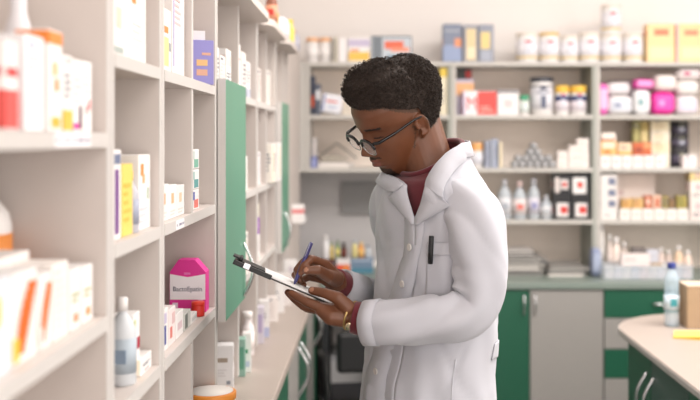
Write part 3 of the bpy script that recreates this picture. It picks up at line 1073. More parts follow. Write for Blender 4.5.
def jar(name, label, cat, x, y, z, r, h, body=W_, lid=YE, band=None, group=None, lidh=.22, marks=()):
    t = thing(name, label, cat, (x, y, z), 0, group)
    hb = h * (1 - lidh)
    MB().lathe([(0, 0), (r * .94, 0), (r, .003), (r, hb * .93), (r * .93, hb), (0, hb)], C(*body), 24).build('body', t)
    MB().lathe([(0, hb), (r * 1.01, hb), (r * 1.02, hb + .002), (r * 1.02, h - .002), (r * .97, h), (0, h)], C(*lid), 24).build('lid', t)
    if band:
        mb = MB().lathe([(r + .0003, hb * .18), (r + .0006, hb * .18), (r + .0006, hb * .82), (r + .0003, hb * .82)], C(*band), 24)
        for a, c in marks:
            for k in range(3):
                q = math.radians(-90 + a)
                mb.box(r * 1.012 * math.cos(q) - r * .3, r * 1.012 * math.cos(q) + r * .3, r * 1.015 * math.sin(q) - .001, r * 1.015 * math.sin(q) + .001, hb * (.35 + .14 * k), hb * (.42 + .14 * k), C(*c))
        mb.build('label_band', t)
    return t

def bottle(name, label, cat, x, y, z, r, h, body=W_, capc=W_, band=None, group=None, neck=.38, sx=1.0, spot=None, m=None):
    t = thing(name, label, cat, (x, y, z), 0, group)
    bm_ = m or C(*body)
    MB().lathe([(0, 0), (r * .92, 0), (r, r * .12), (r, h * .58), (r * .93, h * .66), (r * .6, h * .76), (r * neck, h * .82), (r * neck, h * .86), (0, h * .86)], bm_, 22, sx=sx).build('body', t)
    MB().lathe([(0, h * .845), (r * (neck + .06), h * .845), (r * (neck + .06), h * .985), (r * neck, h), (0, h)], C(*capc), 16).build('cap', t)
    if band:
        mb = MB().lathe([(r + .0003, h * .14), (r + .0007, h * .14), (r + .0007, h * .54), (r + .0003, h * .54)], C(*band), 22, sx=sx)
        if spot:
            mb.box(-r * .5 * sx, r * .5 * sx, -r - .0012, -r * .88, h * .26, h * .42, C(*spot))
        mb.build('label_band', t)
    return t

def pouch(name, label, cat, x, y, z, w, d, h, rot=(0, 0, 0), base=W_, patch_=None, patch2=None, group=None, n=4.0):
    """a plump soft pack: superellipsoid with gathered ends and a printed panel"""
    t = thing(name, label, cat, (x, y, z), 0, group); t.rotation_euler = rot
    v = []; f = []; NU_, NV = 22, 32
    r_ = random.Random(int(abs(x) * 1000) + int(z * 777))
    p1, p2 = r_.random() * 6, r_.random() * 6
    def sp(a, e): return math.copysign(abs(a) ** e, a)
    for i in range(NU_ + 1):
        a = -math.pi / 2 + math.pi * i / NU_
        for j in range(NV):
            q = 2 * math.pi * j / NV
            e = 2 / n
            xx = sp(math.cos(a), e) * sp(math.cos(q), e); yy = sp(math.cos(a), e) * sp(math.sin(q), e); zz = sp(math.sin(a), e)
            k = 1 + .03 * math.sin(5 * xx + p1) * math.sin(6 * zz + p2) + .015 * math.sin(17 * xx + 9 * zz + p1)
            v.append((xx * w / 2 * k, yy * d / 2 * k, h / 2 + zz * h / 2))
    for i in range(NU_):
        for j in range(NV):
            k = (j + 1) % NV
            f.append((i * NV + j, i * NV + k, (i + 1) * NV + k, (i + 1) * NV + j))
    mb = MB().add(v, f, C(*base), True)
    mb.build('wrapper', t)
    if patch_:
        pv = []; pf = []
        for i in range(9):
            for j in range(9):
                a = -1 + 2 * j / 8; c = -1 + 2 * i / 8
                xx = a * .78; zz = c * .62
                yy = -((max(0, 1 - abs(xx) ** n - abs(zz) ** n)) ** (1 / n)) * 1.045 - .01
                pv.append((xx * w / 2, yy * d / 2, h / 2 + zz * h / 2))
        for i in range(8):
            for j in range(8):
                pf.append((i * 9 + j, i * 9 + j + 1, i * 9 + j + 10, i * 9 + j + 9))
        pm = MB().add(pv, pf, C(*patch_), True)
        if patch2:
            pm.add([(p[0] * .5 - w * .1, p[1] - .001, h / 2 + (p[2] - h / 2) * .5) for p in pv], pf, C(*patch2), True)
        pm.build('printed_panel', t)
    return t

FR = math.pi / 2          # fronts of goods on the wall shelving face into the room
def side(name, label, cat, y0, y1, z, h, d, base, decs, inset=.012, group=None, flap=None):
    w = y1 - y0 - .002
    return carton(name, label, cat, XF - inset - d / 2, (y0 + y1) / 2, z + .0005, w, d, h, FR, base, decs, group, flap)

# ------------------------------------------------------------------ wall shelving, bay closest to the camera
side('medicine_box', 'white medicine carton with red lower half on the upper shelf nearest the camera', 'medicine box', 1.045, 1.085, 1.60, .095, .045, W_, [(.0, 1, .02, .45, (225, 90, 85)), (.1, .9, .6, .7, RD)])
side('medicine_box', 'plain white carton standing between the red-footed and the orange-topped cartons', 'medicine box', 1.105, 1.17, 1.60, .108, .05, (240, 238, 240), art('lines', (215, 214, 222), (200, 205, 220)))
side('medicine_box', 'tall white carton with orange top edge on the closest upper shelf', 'medicine box', 1.185, 1.238, 1.60, .122, .040, W_, [(0, 1, .86, .985, OR), (.3, .6, .55, .68, (236, 180, 110)), (.45, .7, .40, .52, OR), (.2, .8, .04, .14, (245, 180, 60))])
bottle('lotion_bottle', 'tall slim white bottle behind the cartons on the closest upper shelf', 'bottle', -.455, 1.275, 1.6005, .017, .20, (232, 230, 234), (225, 222, 226), (214, 218, 230), neck=.6)
side('medicine_box', 'first of three low white cartons beside the orange-topped carton', 'medicine box', 1.242, 1.280, 1.60, .096, .045, W_, art('foot', (240, 190, 80)) + [(.3, .7, .9, .96, (220, 190, 190))])
side('medicine_box', 'low white carton with a pink and black foot, in the middle of the three', 'medicine box', 1.283, 1.322, 1.60, .094, .045, W_, [(.0, .6, .04, .12, PK), (.62, .95, .04, .36, (110, 90, 100))] + lines(.4, .8, 4, (214, 206, 210)))
side('medicine_box', 'low white carton with small red marks next to the shelf side panel', 'medicine box', 1.325, 1.368, 1.60, .095, .045, W_, [(.3, .5, .25, .38, (225, 120, 120)), (.6, .8, .32, .46, (225, 120, 120))] + lines(.55, .85, 3, (220, 214, 214)))
# shelf edge labels
def price(y0, y1, z, label):
    mb = MB().box(XF + .0032, XF + .0042, y0, y1, z - .019, z - .001, mat((244, 240, 242), .5))
    n = int((y1 - y0) / .004)
    r = random.Random(int(y0 * 1000))
    for k in range(n - 2):
        if r.random() < .75: mb.box(XF + .0042, XF + .0045, y0 + .005 + k * .004, y0 + .0075 + k * .004, z - .0125, z - .008, C(150, 145, 165))
    tag(mb.build('shelf_label', None), label, 'label', 'shelf edge labels')
price(1.16, 1.305, 1.60, 'white shelf edge label with tiny print under the low cartons')
price(1.865, 1.945, 1.44, 'small white shelf edge label under three orange-marked cartons')

side('medicine_box', 'pale carton closest to the camera on the lower of the two near shelves', 'medicine box', .975, 1.062, 1.345, .10, .055, (236, 236, 244), art('spot', YE, (220, 220, 230)))
side('medicine_box', 'larger white carton with a bold orange flame shape', 'medicine box', 1.066, 1.145, 1.345, .100, .055, W_, art('flame', (240, 105, 30), (245, 200, 70)))
side('medicine_box', 'slimmer white carton with an orange flame shape beside the larger one', 'medicine box', 1.15, 1.196, 1.345, .088, .05, W_, art('flame', (238, 110, 30), (240, 235, 235)))
side('medicine_box', 'plain white upright carton between flame cartons and two small cartons', 'medicine box', 1.20, 1.262, 1.345, .094, .05, (244, 236, 230), art('lines', (232, 222, 218), (230, 222, 218)))
side('medicine_box', 'small white carton with gold mark, nearer of the pair by the panel', 'medicine box', 1.268, 1.315, 1.345, .078, .045, W_, art('mark', (210, 140, 90), (170, 175, 120)))
side('medicine_box', 'small white carton with gold mark touching the shelf side panel', 'medicine box', 1.32, 1.372, 1.345, .076, .045, W_, art('mark', (214, 150, 90), (180, 180, 130)))
carton('medicine_box', 'long white carton lying behind the flame cartons on the lower near shelf', 'medicine box', -.474, 1.12, 1.3455, .30, .07, .105, FR, (240, 232, 228), art('lines', (226, 218, 214)))
bottle('cleanser_bottle', 'big white rounded bottle with an orange label at the photo edge', 'bottle', -.541, 1.336, 1.3455, .053, .222, (240, 236, 234), W_, (242, 150, 70), neck=.5, spot=(225, 225, 220))

# second bay
side('medicine_box', 'white carton with pink heart on the upper shelf above the striped carton', 'medicine box', 1.475, 1.575, 1.715, .125, .06, W_, [(.3, .55, .80, .92, PK), (.36, .49, .74, .80, PK), (.2, .5, .35, .6, (235, 210, 190)), (.05, .6, .05, .12, (170, 180, 175))])
side('medicine_box', 'white carton with orange square beside the pink heart carton', 'medicine box', 1.58, 1.69, 1.715, .12, .055, W_, [(.1, .35, .78, .95, OR)] + lines(.2, .6, 4, (225, 220, 220)))
side('medicine_box', 'slim white carton with violet stripe and blue top patch', 'medicine box', 1.468, 1.525, 1.44, .135, .05, W_, [(.35, .75, .06, .78, (120, 70, 140)), (.1, .9, .84, .95, (110, 120, 150))])
side('medicine_box', 'bright yellow carton between the violet-striped and grey-bottled goods', 'medicine box', 1.53, 1.598, 1.44, .112, .05, (246, 212, 110), lines(.2, .8, 5, (236, 190, 80)))
bottle('syrup_bottle', 'small grey and pink bottle beside the bright yellow carton', 'bottle', -.398, 1.618, 1.4405, .0155, .10, (190, 190, 200), (235, 200, 110), (160, 165, 185), spot=(230, 80, 140))
side('medicine_box', 'white carton with orange flower mark next to the grey bottle', 'medicine box', 1.638, 1.722, 1.44, .125, .05, W_, [(.15, .4, .72, .88, OR), (.3, .5, .62, .74, (240, 170, 120)), (.7, .85, .4, .55, (180, 190, 170))] + lines(.1, .35, 3, (225, 215, 220)))
bottle('antiseptic_bottle', 'teal dotted white bottle with a white pump cap', 'bottle', -.4035, 1.598, 1.2005, .0215, .138, (208, 212, 216), W_, (176, 188, 198), spot=(130, 148, 168), neck=.34)
side('medicine_box', 'white carton with yellow lower corner and dark red dot', 'medicine box', 1.625, 1.672, 1.20, .105, .035, W_, [(0, .5, .03, .3, YE), (.55, .95, .42, .6, (170, 30, 60)), (.1, .3, .5, .9, (190, 200, 130))], .018)
carton('medicine_box', 'flat white carton lying at the far end of the teal bottle shelf', 'medicine box', -.42, 1.683, 1.2005, .08, .07, .028, FR, W_, art('mark', (200, 180, 180)))

# third unit, two bays
side('medicine_box', 'tall white carton with green and yellow print beside the purple carton', 'medicine box', 1.80, 1.90, 1.715, .118, .055, W_, [(.05, .22, .3, .92, (120, 190, 150)), (.3, .75, .1, .55, (246, 222, 150)), (.35, .7, .62, .72, OR), (.75, .92, .35, .48, GY)])
side('medicine_box', 'taller pale carton with small print behind the green and yellow carton', 'medicine box', 1.91, 2.03, 1.715, .165, .055, (243, 236, 232), lines(.6, .95, 5, (220, 190, 190)) + [(.05, .12, .1, .9, (190, 180, 215))])
carton('vitamin_carton', 'lilac purple carton with an open white top flap', 'medicine box', -.408, 2.275, 1.7155, .072, .045, .100, .42, (150, 145, 210), art('vtext', (225, 175, 150), (235, 190, 130)), flap=.024)
side('medicine_box', 'low white carton half hidden behind the bay divider before the lilac carton', 'medicine box', 2.10, 2.18, 1.715, .060, .05, W_, art('stripe', (225, 225, 235)), .03)
for k, (y0, y1, lb) in enumerate(((1.80, 1.875, 'low white carton with large orange dots closest to the post'), (1.878, 1.95, 'low white carton with one orange dot, middle of the three'), (1.953, 2.03, 'low white carton with faint orange dot, last of the three'))):
    side('medicine_box', lb, 'medicine box', y0, y1, 1.44, .068 - .004 * k, .05, W_, [(.3, .62, .45, .75, (240, 165 + 18 * k, 110 + 30 * k))] + lines(.1, .3, 2, (225, 215, 210)), group='orange-dotted cartons')
for k, (c1, c2, lb) in enumerate((((224, 120, 110), BL, 'white carton with red corner and blue print under two others'), (TL, (170, 200, 195), 'white carton with pale teal top, middle of a stack of three'), ((120, 180, 160), (200, 210, 205), 'white carton with green print topmost of a stack of three'))):
    side('medicine_box', lb, 'medicine box', 2.09, 2.20, 1.44 + .0435 * k, .0425, .055, W_, [(.45, .9, .08, .5, c1), (.1, .5, .5, .9, c2)], group='small stacked cartons beside the green door')
# pink carton: hexagonal shoulders, writing on its front
t = thing('supplement_carton', 'magenta pink carton with cut corners and a white lettered panel', 'medicine box', (-.424, 2.285, 1.2005))
w, h = .082, .118; cm = C(226, 50, 150)
MB().prism([(-w / 2, 0), (w / 2, 0), (w / 2, h * .76), (w * .20, h), (-w * .26, h), (-w / 2, h * .76)], -.022, .022, cm, 'xz').build('carton', t)
pb = MB()
pb.prism([(-w / 2 + .001, h * .24), (w / 2 - .001, h * .24), (w / 2 - .001, h * .73), (0, h * .67), (-w / 2 + .001, h * .73)], -.0230, -.0221, C(246, 240, 244), 'xz')
text_into(pb, 'BactoEpatin', C(60, 62, 90), .0152, (0, -.0233, h * .44), (1, 0, 0), (0, 0, 1), .92)
pb.box(-.034, -.022, -.0232, -.0221, h * .08, h * .18, C(246, 220, 240))
pb.prism([(w * .12, 0.004), (w * .30, .004), (w * .42, h * .24), (w * .30, h * .24)], -.0231, -.0221, C(244, 170, 214), 'xz')
pb.box(-.008, .006, -.0232, -.0226, h * .72, h * .76, C(236, 120, 190))
o = pb.build('front_print', t); o['label'] = 'white panel with dark lettering'
for (y0, y1, h_, b_, ds_, lb) in (
        (1.80, 1.87, .078, W_, [(.25, .75, .15, .6, (70, 80, 150)), (.3, .8, .65, .9, (200, 190, 215))], 'white carton with bold blue patch on the pink carton shelf'),
        (1.875, 1.94, .070, (240, 228, 226), [(.2, .5, .2, .5, (220, 120, 110)), (.5, .9, .55, .85, (225, 190, 190))], 'pale pink carton with red specks beside the blue-patched carton'),
        (1.945, 2.02, .050, W_, [(.2, .8, .3, .6, (225, 200, 205))], 'white carton with faint rose band in front of the pink carton'),
        (2.03, 2.10, .036, (205, 205, 200), [(.1, .5, .1, .9, (110, 115, 110))], 'small grey carton with a dark end near the pink carton')):
    side('medicine_box', lb, 'medicine box', y0, y1, 1.20, h_, .045, b_, ds_)
side('medicine_box', 'low white carton lying beside the red round pot', 'medicine box', 2.105, 2.175, 1.20, .018, .04, W_, [(.1, .9, .3, .7, (215, 215, 215))])
jar('ointment_pot', 'small round red pot at the corner below the pink carton', 'pot', -.392, 2.215, 1.2005, .0145, .032, (215, 50, 35), (225, 60, 40), None, None)
jar('storage_tub', 'round white tub with a bright orange rim on the long worktop', 'tub', -.372, 2.27, CT + .0005,   .056, .100, (240, 236, 232), (240, 150, 60), (246, 240, 236), lidh=.16, marks=((0, OR),))
MB().lathe([(0, .1002), (.050, .1002), (.050, .1012), (0, .1012)], C(244, 238, 232), 24).build('lid_panel', bpy.data.objects['storage_tub'])

# goods over the larger green door and in the farther bays
def row(items, z, gname, inset=.015):
    for y0, y1, h_, b_, ds_, lb in items:
        side('medicine_box', lb, 'medicine box', y0, y1, z, h_, .06, b_, ds_, inset)
row(((2.40, 2.50, .105, W_, art('stripe', (200, 205, 215)), 'white carton with grey stripe above the larger green door'),
     (2.52, 2.60, .090, (238, 232, 230), art('lines', (215, 208, 206)), 'small off-white carton above the larger green door'),
     (2.62, 2.71, .115, W_, art('band', (230, 215, 210)), 'white carton with pink band above the larger green door')), 1.715, None)
row(((2.79, 2.90, .150, W_, [(.1, .9, .70, .73, (225, 120, 110))] + lines(.2, .5, 4, (225, 215, 212)), 'tall white carton with thin red line just past the green door'),
     (2.92, 3.02, .135, (240, 232, 228), art('stripe', (222, 212, 214)), 'cream carton second past the green door on the high shelf'),
     (3.04, 3.13, .115, W_, art('foot', (190, 195, 210)), 'white carton with blue-grey foot before the second post'),
     (3.20, 3.30, .135, W_, art('top', (200, 200, 212)), 'white carton with grey top past the second post'),
     (3.32, 3.42, .115, (238, 228, 222), art('lines', (214, 180, 176)), 'pale carton with rosy print past the second post'),
     (3.48, 3.59, .125, W_, art('stripe', (236, 214, 190)), 'white carton with tan stripe before the farther green door'),
     (3.61, 3.73, .130, (244, 238, 232), art('lines', (222, 212, 206)), 'cream white carton before the farther green door')), 1.715, None)
row(((2.84, 2.93, .105, (244, 236, 224), art('stripe', (236, 216, 196)), 'cream carton with tan stripe behind the larger door edge, middle height'),
     (2.95, 3.06, .100, W_, art('lines', (226, 214, 206)), 'white carton beside the tan-striped cream carton'),
     (3.20, 3.27, .125, W_, [(.1, .5, .62, .9, (150, 110, 190))], 'white carton with a small violet corner patch'),
     (3.29, 3.40, .110, (240, 236, 236), art('lines', (220, 216, 222)), 'pale carton beside the violet-cornered one')), 1.44, None)
side('medicine_box', 'cream white carton jutting out over the shelf edge', 'medicine box', 3.48, 3.60, 1.44, .135, .08, (244, 238, 228), art('stripe', (238, 226, 190)), -.018)
side('medicine_box', 'white carton with yellow line jutting out by the farther green door', 'medicine box', 3.61, 3.72, 1.44, .140, .09, W_, [(.4, .5, .1, .9, YE)], -.026)
row(((2.84, 2.96, .185, W_, [(.15, .3, .45, .95, (215, 60, 50)), (.42, .57, .50, .98, (215, 60, 50)), (.70, .85, .45, .9, (215, 60, 50)), (.15, .85, .66, .70, (215, 60, 50)), (.15, .85, .84, .88, (215, 60, 50)), (.15, .85, .52, .55, (215, 60, 50))], 'tall white carton with red lattice print behind the door handle'),
     (2.98, 3.07, .110, (240, 232, 226), art('lines', (224, 210, 206)), 'off-white carton past the red lattice carton'),
     (3.47, 3.57, .10, W_, art('lines', (216, 216, 222)), 'white carton low in the bay before the farther green door')), 1.20, None)
side('medicine_box', 'wide white carton at the bottom under the purple one', 'medicine box', 3.21, 3.36, 1.20, .075, .06, W_, art('lines', (220, 212, 216)))
side('medicine_box', 'vivid purple carton stacked between white and cream cartons', 'medicine box', 3.22, 3.35, 1.2765, .055, .06, (150, 60, 185), [(.2, .8, .4, .6, (190, 120, 215))])
side('medicine_box', 'cream carton on top of the vivid purple carton', 'medicine box', 3.23, 3.34, 1.333, .045, .05, (242, 236, 215), art('mark', (220, 214, 190)))
# goods standing on the long worktop
def ctop(name, lb, cat, px, py, wd, hh, base, decs, dpt=.05, rz=None):
    y = (EYE - CT) / ((py - 140) / 1000.0); x = (px - 375) * y / 1000.0
    return carton(name, lb, cat, x, y + dpt / 2, CT + .0005, wd, dpt, hh, 0.12 if rz is None else rz, base, decs)
ctop('medicine_box', 'white carton with brown text line on the long worktop beside the tub', 'medicine box', 222.5, 390, .052, .118, (240, 238, 238), [(.1, .7, .62, .72, (170, 155, 140)), (.65, .85, .12, .2, GY)] + lines(.3, .5, 3, (224, 220, 220)))
ctop('medicine_box', 'green and white carton standing on the long worktop', 'medicine box', 239, 377, .030, .105, (150, 190, 175), [(.15, .85, .2, .8, (100, 165, 140))])
ctop('medicine_box', 'white carton with green dot leaning by the green one', 'medicine box', 246, 373, .024, .112, W_, [(.3, .6, .5, .6, GN), (.1, .8, .15, .3, (200, 205, 225))])
bottle('tonic_bottle', 'white bottle standing third along the long worktop', 'bottle', -.398, 3.115, CT + .0005, .022, .135, (242, 234, 234), W_, (246, 238, 236), neck=.7)
ctop('medicine_box', 'violet-grey carton behind the white worktop bottle', 'medicine box', 258.5, 344, .030, .120, (222, 215, 228), [(.2, .8, .3, .8, (190, 175, 210))])
ctop('medicine_box', 'white carton with blue foot farther along the worktop', 'medicine box', 263, 338, .036, .125, W_, art('foot', (190, 195, 225)))
ctop('medicine_box', 'small white carton in front of taller far worktop cartons', 'medicine box', 271, 322, .045, .090, (244, 236, 232), art('lines', (226, 216, 212)))
ctop('medicine_box', 'tall white carton near the far end of the long worktop', 'medicine box', 277, 313, .050, .150, W_, art('top', (225, 215, 215)))
ctop('medicine_box', 'pale carton by the corner end of the long worktop', 'medicine box', 283.5, 306, .055, .130, (236, 228, 224), art('lines', (210, 204, 206)))
ctop('medicine_box', 'white carton at the corner end of the long worktop', 'medicine box', 290, 300, .055, .165, W_, art('spot', (210, 200, 205)))
t = thing('soap_dispenser', 'small white and pink dispenser on the corner panel', 'dispenser', (XF + .034, 4.50, 1.215))
MB().box(-.034, .022, -.03, .03, 0, .085, C(*W_), .006).box(.0, .03, -.016, .016, .01, .03, C(225, 222, 222), .003).build('body', t)
MB().box(-.030, .0225, -.0305, .0305, .046, .066, C(232, 140, 140), .001).build('band', t)
# goods on top of the wall shelving
bottle('syrup_bottle', 'brown glass bottle with a green cap on top of the shelving', 'bottle', -.352, 3.40, 1.9805, .020, .125, (140, 86, 66), (30, 120, 92), (214, 150, 120), spot=(200, 60, 50), neck=.75)
carton('medicine_box', 'small gold carton beside the green-capped bottle', 'medicine box', -.352, 3.50, 1.9805, .03, .03, .055, FR, (225, 180, 110), art('mark', BR))
pouch('cotton_pack', 'soft white cotton pack on top of the wall shelving', 'pack', -.385, 3.90, 1.9805, .10, .20, .085, base=(240, 238, 246))
bottle('squeeze_bottle', 'bright yellow bottle on top of the wall shelving', 'bottle', -.350, 4.12, 1.9805, .017, .105, (246, 220, 90), (246, 214, 60), None, neck=.6)
carton('medicine_box', 'white carton lying behind the bright yellow bottle', 'medicine box', -.39, 4.22, 1.9805, .09, .10, .06, FR, W_, art('lines', (225, 220, 225)))
bottle('tonic_bottle', 'grey-blue bottle between yellow bottle and white twin jars', 'bottle', -.385, 4.80, 2.0205, .022, .095, (190, 194, 214), (215, 190, 185), (205, 205, 222))
carton('medicine_box', 'pale violet carton standing on the corner panel top', 'medicine box', -.45, 4.85, 2.0205, .06, .05, .08, 0, (215, 212, 226), art('lines', (190, 186, 204)))

# ------------------------------------------------------------------ back shelving goods
YF = 5.015
def bx(px): return (px - 375) * (YF + .0) / 1000.0
def hz(py, z): return EYE + (140 - py) * YF / 1000.0 - z
def bcart(label, p0, p1, yt, z, base, decs, d=.09, name='medicine_box', cat='medicine box', dy=0.0, group=None, z0=None):
    x0, x1 = bx(p0 + .3), bx(p1 - .3)
    zb = z if z0 is None else z0
    return carton(name, label, cat, (x0 + x1) / 2, YF + dy + d / 2, zb + .0005, x1 - x0, d, hz(yt, zb), 0, base, decs, group)
ZT2 = 1.98
# top boards
for i, (p0, p1, lb) in enumerate(((305.5, 318, 'white round jar with orange lid, closer to the corner'), (318.8, 331, 'white round jar with orange lid beside the slim dark carton'))):
    x0, x1 = bx(p0), bx(p1)
    jar('cream_jar', lb, 'jar', (x0 + x1) / 2, YF + .04, ZT2 + .0005, (x1 - x0) / 2, .125, (238, 234, 232), (236, 180, 130), (246, 242, 240), 'orange-lidded jars', .16)
bcart('slim cream carton with a dark stripe on the top board', 332, 338, 37, ZT2, (214, 206, 190), [(.1, .5, .05, .95, (110, 110, 105))])
bcart('plain white carton on the top board near the dark-striped one', 338.5, 347, 38, ZT2, (244, 240, 240), [])
bcart('white carton with violet and yellow bands above the man', 348, 370, 37, ZT2, W_, [(0, 1, .62, .90, (200, 190, 215)), (.02, .98, .06, .40, (240, 196, 90)), (.1, .5, .42, .52, (230, 150, 110))], name='tea_carton', cat='carton')
bcart('grey carton with a red swirl directly above the hair of the man', 370.5, 412, 36, ZT2, (120, 128, 136), [(.28, .98, .06, .94, (196, 204, 212)), (.34, .80, .50, .80, (228, 110, 80)), (.5, .94, .40, .56, (240, 150, 120)), (.40, .96, .10, .26, (110, 140, 160)), (0, .05, .05, .95, (170, 176, 182))], d=.14, name='device_carton', cat='carton')
for p0, p1, yt, b_, ds_, lb in ((443, 462, 24, (128, 136, 156), [(.0, .98, .03, .45, (150, 164, 196)), (.62, .98, .40, .62, (226, 150, 110)), (.1, .9, .8, .84, (180, 184, 192))], 'grey-blue carton with orange corner on the top board, widest of three'),
                                (463, 478.5, 25, (150, 152, 164), [(.2, .85, .05, .9, (226, 204, 160)), (.25, .8, .1, .4, (236, 222, 190))], 'grey carton with cream panel, middle of three on the top board'),
                                (479, 494, 24.5, (150, 154, 168), [(.1, .75, .35, .8, (232, 206, 140)), (.1, .8, .05, .30, (170, 176, 190))], 'grey carton with yellow panel beside an empty stretch of top board')):
    bcart(lb, p0, p1, yt, ZT2, b_, ds_, d=.11, name='tea_carton', cat='carton', group='grey cartons on the top board')
def btin(label, p0, p1, yt, z, lid=(236, 226, 214), z0=None, marks=(226, 100, 110), band=(238, 236, 242), gold=True, group='milk tins on the top board', cat='tin', name='milk_tin', dy=0, body=W_, lidh=.10):
    x0, x1 = bx(p0 + .3), bx(p1 - .3); zb = z if z0 is None else z0; h_ = hz(yt, zb); r = (x1 - x0) / 2
    t = jar(name, label, cat, (x0 + x1) / 2, YF + r + .005 + dy, zb + .0005, r, h_, body, lid, band, group, lidh, ((0, (210, 214, 226)),))
    mb = MB()
    if gold: MB().lathe([(r + .0008, h_ * .14), (r + .0012, h_ * .14), (r + .0012, h_ * .20), (r + .0008, h_ * .20)], C(236, 204, 120), 24).build('gold_band', t)
    q = r * 1.0
    mb.box(-r * .28, r * .28, -r * 1.02 - .001, -r * .94, h_ * .66, h_ * .74, C(*marks))
    mb.build('emblem', t)
    return t
tins = [btin('white tin first after the empty stretch of top board', 517.5, 540, 32, ZT2),
        btin('white tin with a gold lid on the top board', 541, 561, 32, ZT2, (226, 190, 110)),
        btin('short white tin between gold-lidded tin and post', 562, 580, 35, ZT2),
        btin('white tin just over the shelving post', 581, 602, 32, ZT2),
        btin('white tin carrying another tin on its lid', 603, 624, 33.5, ZT2),
        btin('white tin stacked on top of another tin', 603.5, 623.5, 4, ZT2, z0=ZT2 + hz(33.5, ZT2) + .001),
        btin('white tin beside the first peach cereal carton', 625.5, 646, 33, ZT2)]
bcart('peach yellow carton with red print beside the white tins', 647, 675, 24, ZT2, (246, 212, 160), [(.25, .78, .70, .86, (230, 130, 100)), (.1, .9, .1, .4, (250, 226, 180))], d=.08, name='cereal_carton', cat='carton')
bcart('peach yellow carton with a violet edge cut by the photo border', 676, 704, 24, ZT2, (246, 210, 156), [(.0, .08, .0, 1, (214, 180, 190)), (.30, .8, .70, .84, (232, 140, 110)), (.2, .9, .1, .4, (250, 226, 180))], d=.08, name='cereal_carton', cat='carton')
# bay behind the man
z = 1.715
for p0, p1, yt, b_, ds_, lb in ((308.5, 313, 76, (60, 66, 84), [(.1, .8, .2, .5, (200, 90, 60))], 'dark blue narrow carton at the corner end of the back shelf'),
                                (313.3, 318.5, 84, (90, 96, 112), [(.1, .9, .5, .8, (226, 226, 230))], 'slate carton beside the narrow dark blue one'),):
    bcart(lb, p0 + 2, p1 + 2, yt, z, b_, ds_)
o = carton('medicine_box', 'tilted white carton with red and blue print behind the man', 'medicine box', bx(330), YF + .05, z + .012, .10, .03, .095, 0, (236, 236, 242), [(.2, .75, .55, .66, (214, 90, 80)), (.05, .12, .05, .95, (100, 120, 180)), (.3, .8, .2, .4, (200, 206, 222))])
o.rotation_euler = (math.radians(-8), math.radians(9), 0)
o.location.z = z + .0115
bcart('small cream carton behind the tilted white one', 342, 356, 92, z, (232, 222, 206), art('lines', (200, 190, 176)), dy=.06)
bcart('yellow-topped carton peeking out beside the back of the head', 440, 447.6, 67.5, z, (236, 226, 200), art('top', (230, 200, 80)))
bcart('pale carton on the lower back shelf beside the neck', 440, 447.6, 140, 1.45, (226, 222, 220), art('lines', (190, 190, 196)))
z = 1.45
# papers with a dark folder propped over them like a tent
def papers(label, x0, x1, y0, y1, z, n, cols, seed, name='paper_stack', cat='papers'):
    r = random.Random(seed); mb = MB(); zz = z + .0005
    for k in range(n):
        th_ = r.uniform(.004, .009); dx = r.uniform(-.012, .012); c = r.choice(cols)
        mb.box(x0 + dx, x1 + dx + r.uniform(-.02, .02), y0 + r.uniform(0, .012), y1, zz, zz + th_, C(*c)); zz += th_
    tag(mb.build(name, None), label, cat)
    return zz
papers('low stack of white papers under the dark folder behind the man', bx(318), bx(350), YF + .01, YF + .2, z, 5, [(236, 230, 226), (226, 220, 214)], 4)
t = thing('folder', 'dark open folder propped like a tent over white papers', 'folder', (bx(336.5), YF + .10, z + .045))
mm = C(52, 56, 48)
a1 = math.radians(38)
for s, nm in ((1, 'front_cover'), (-1, 'back_cover')):
    q = MB().box(0, .125, -.08, .08, -.003, 0, mm, .001)
    o = q.build(nm, t, (0, 0, .080)); o.rotation_euler = (0, a1, 0) if s > 0 else (0, math.pi - a1, 0)
papers('loose tan papers under the folder ridge', bx(322), bx(345), YF + .02, YF + .16, z + .034, 4, [(190, 182, 168), (214, 206, 194)], 9)
bcart('small blue carton in the corner beside the white papers', 310.5, 317, 157, z, (120, 130, 190), art('lines', (210, 212, 232)))
bcart('pale round-edged carton above the small blue one', 310.5, 316, 138, z, (220, 212, 208), art('lines', (200, 190, 186)), dy=.08)

# middle bay, upper shelf
z = 1.715
bcart('small orange and lilac carton behind the red and white carton', 457.5, 476, 78, z, (214, 206, 224), [(.0, 1, .55, .9, (238, 180, 130)), (.2, .7, .1, .4, (200, 190, 220))], dy=.10)
bcart('small dark carton with red corner on the orange and lilac one', 458, 474, 67, z, (70, 74, 72), [(.6, 1, .1, .8, (196, 60, 60))], d=.05, dy=.115, z0=z + hz(78, z) + .001)
t = bcart('red and white carton with a large white letter M', 463, 497, 91, z, (240, 236, 238), [(.42, 1, .02, .98, (226, 84, 78)), (.0, .06, .0, 1, (214, 206, 230)), (.5, .9, .15, .22, (244, 180, 170)), (.5, .8, .3, .36, (244, 180, 170))], d=.10, name='large_carton', cat='carton')
mb = MB(); text_into(mb, 'M', C(222, 70, 70), .095, (-.042, -.0508, .055), (1, 0, 0), (0, 0, 1), .8)
mb.build('printed_letter', t)
bcart('white tray-like carton with a dark lid beside the letter carton', 497.5, 519, 90, z, (240, 236, 236), [(0, 1, .88, .98, (110, 108, 116)), (.3, .7, .3, .6, (234, 206, 206))], d=.10)
btin('small white tub with a green lid', 520, 530, 95, z, (70, 160, 120), group=None, gold=False, name='small_tub', cat='tub', lidh=.25, band=(226, 236, 230), marks=(120, 180, 150))
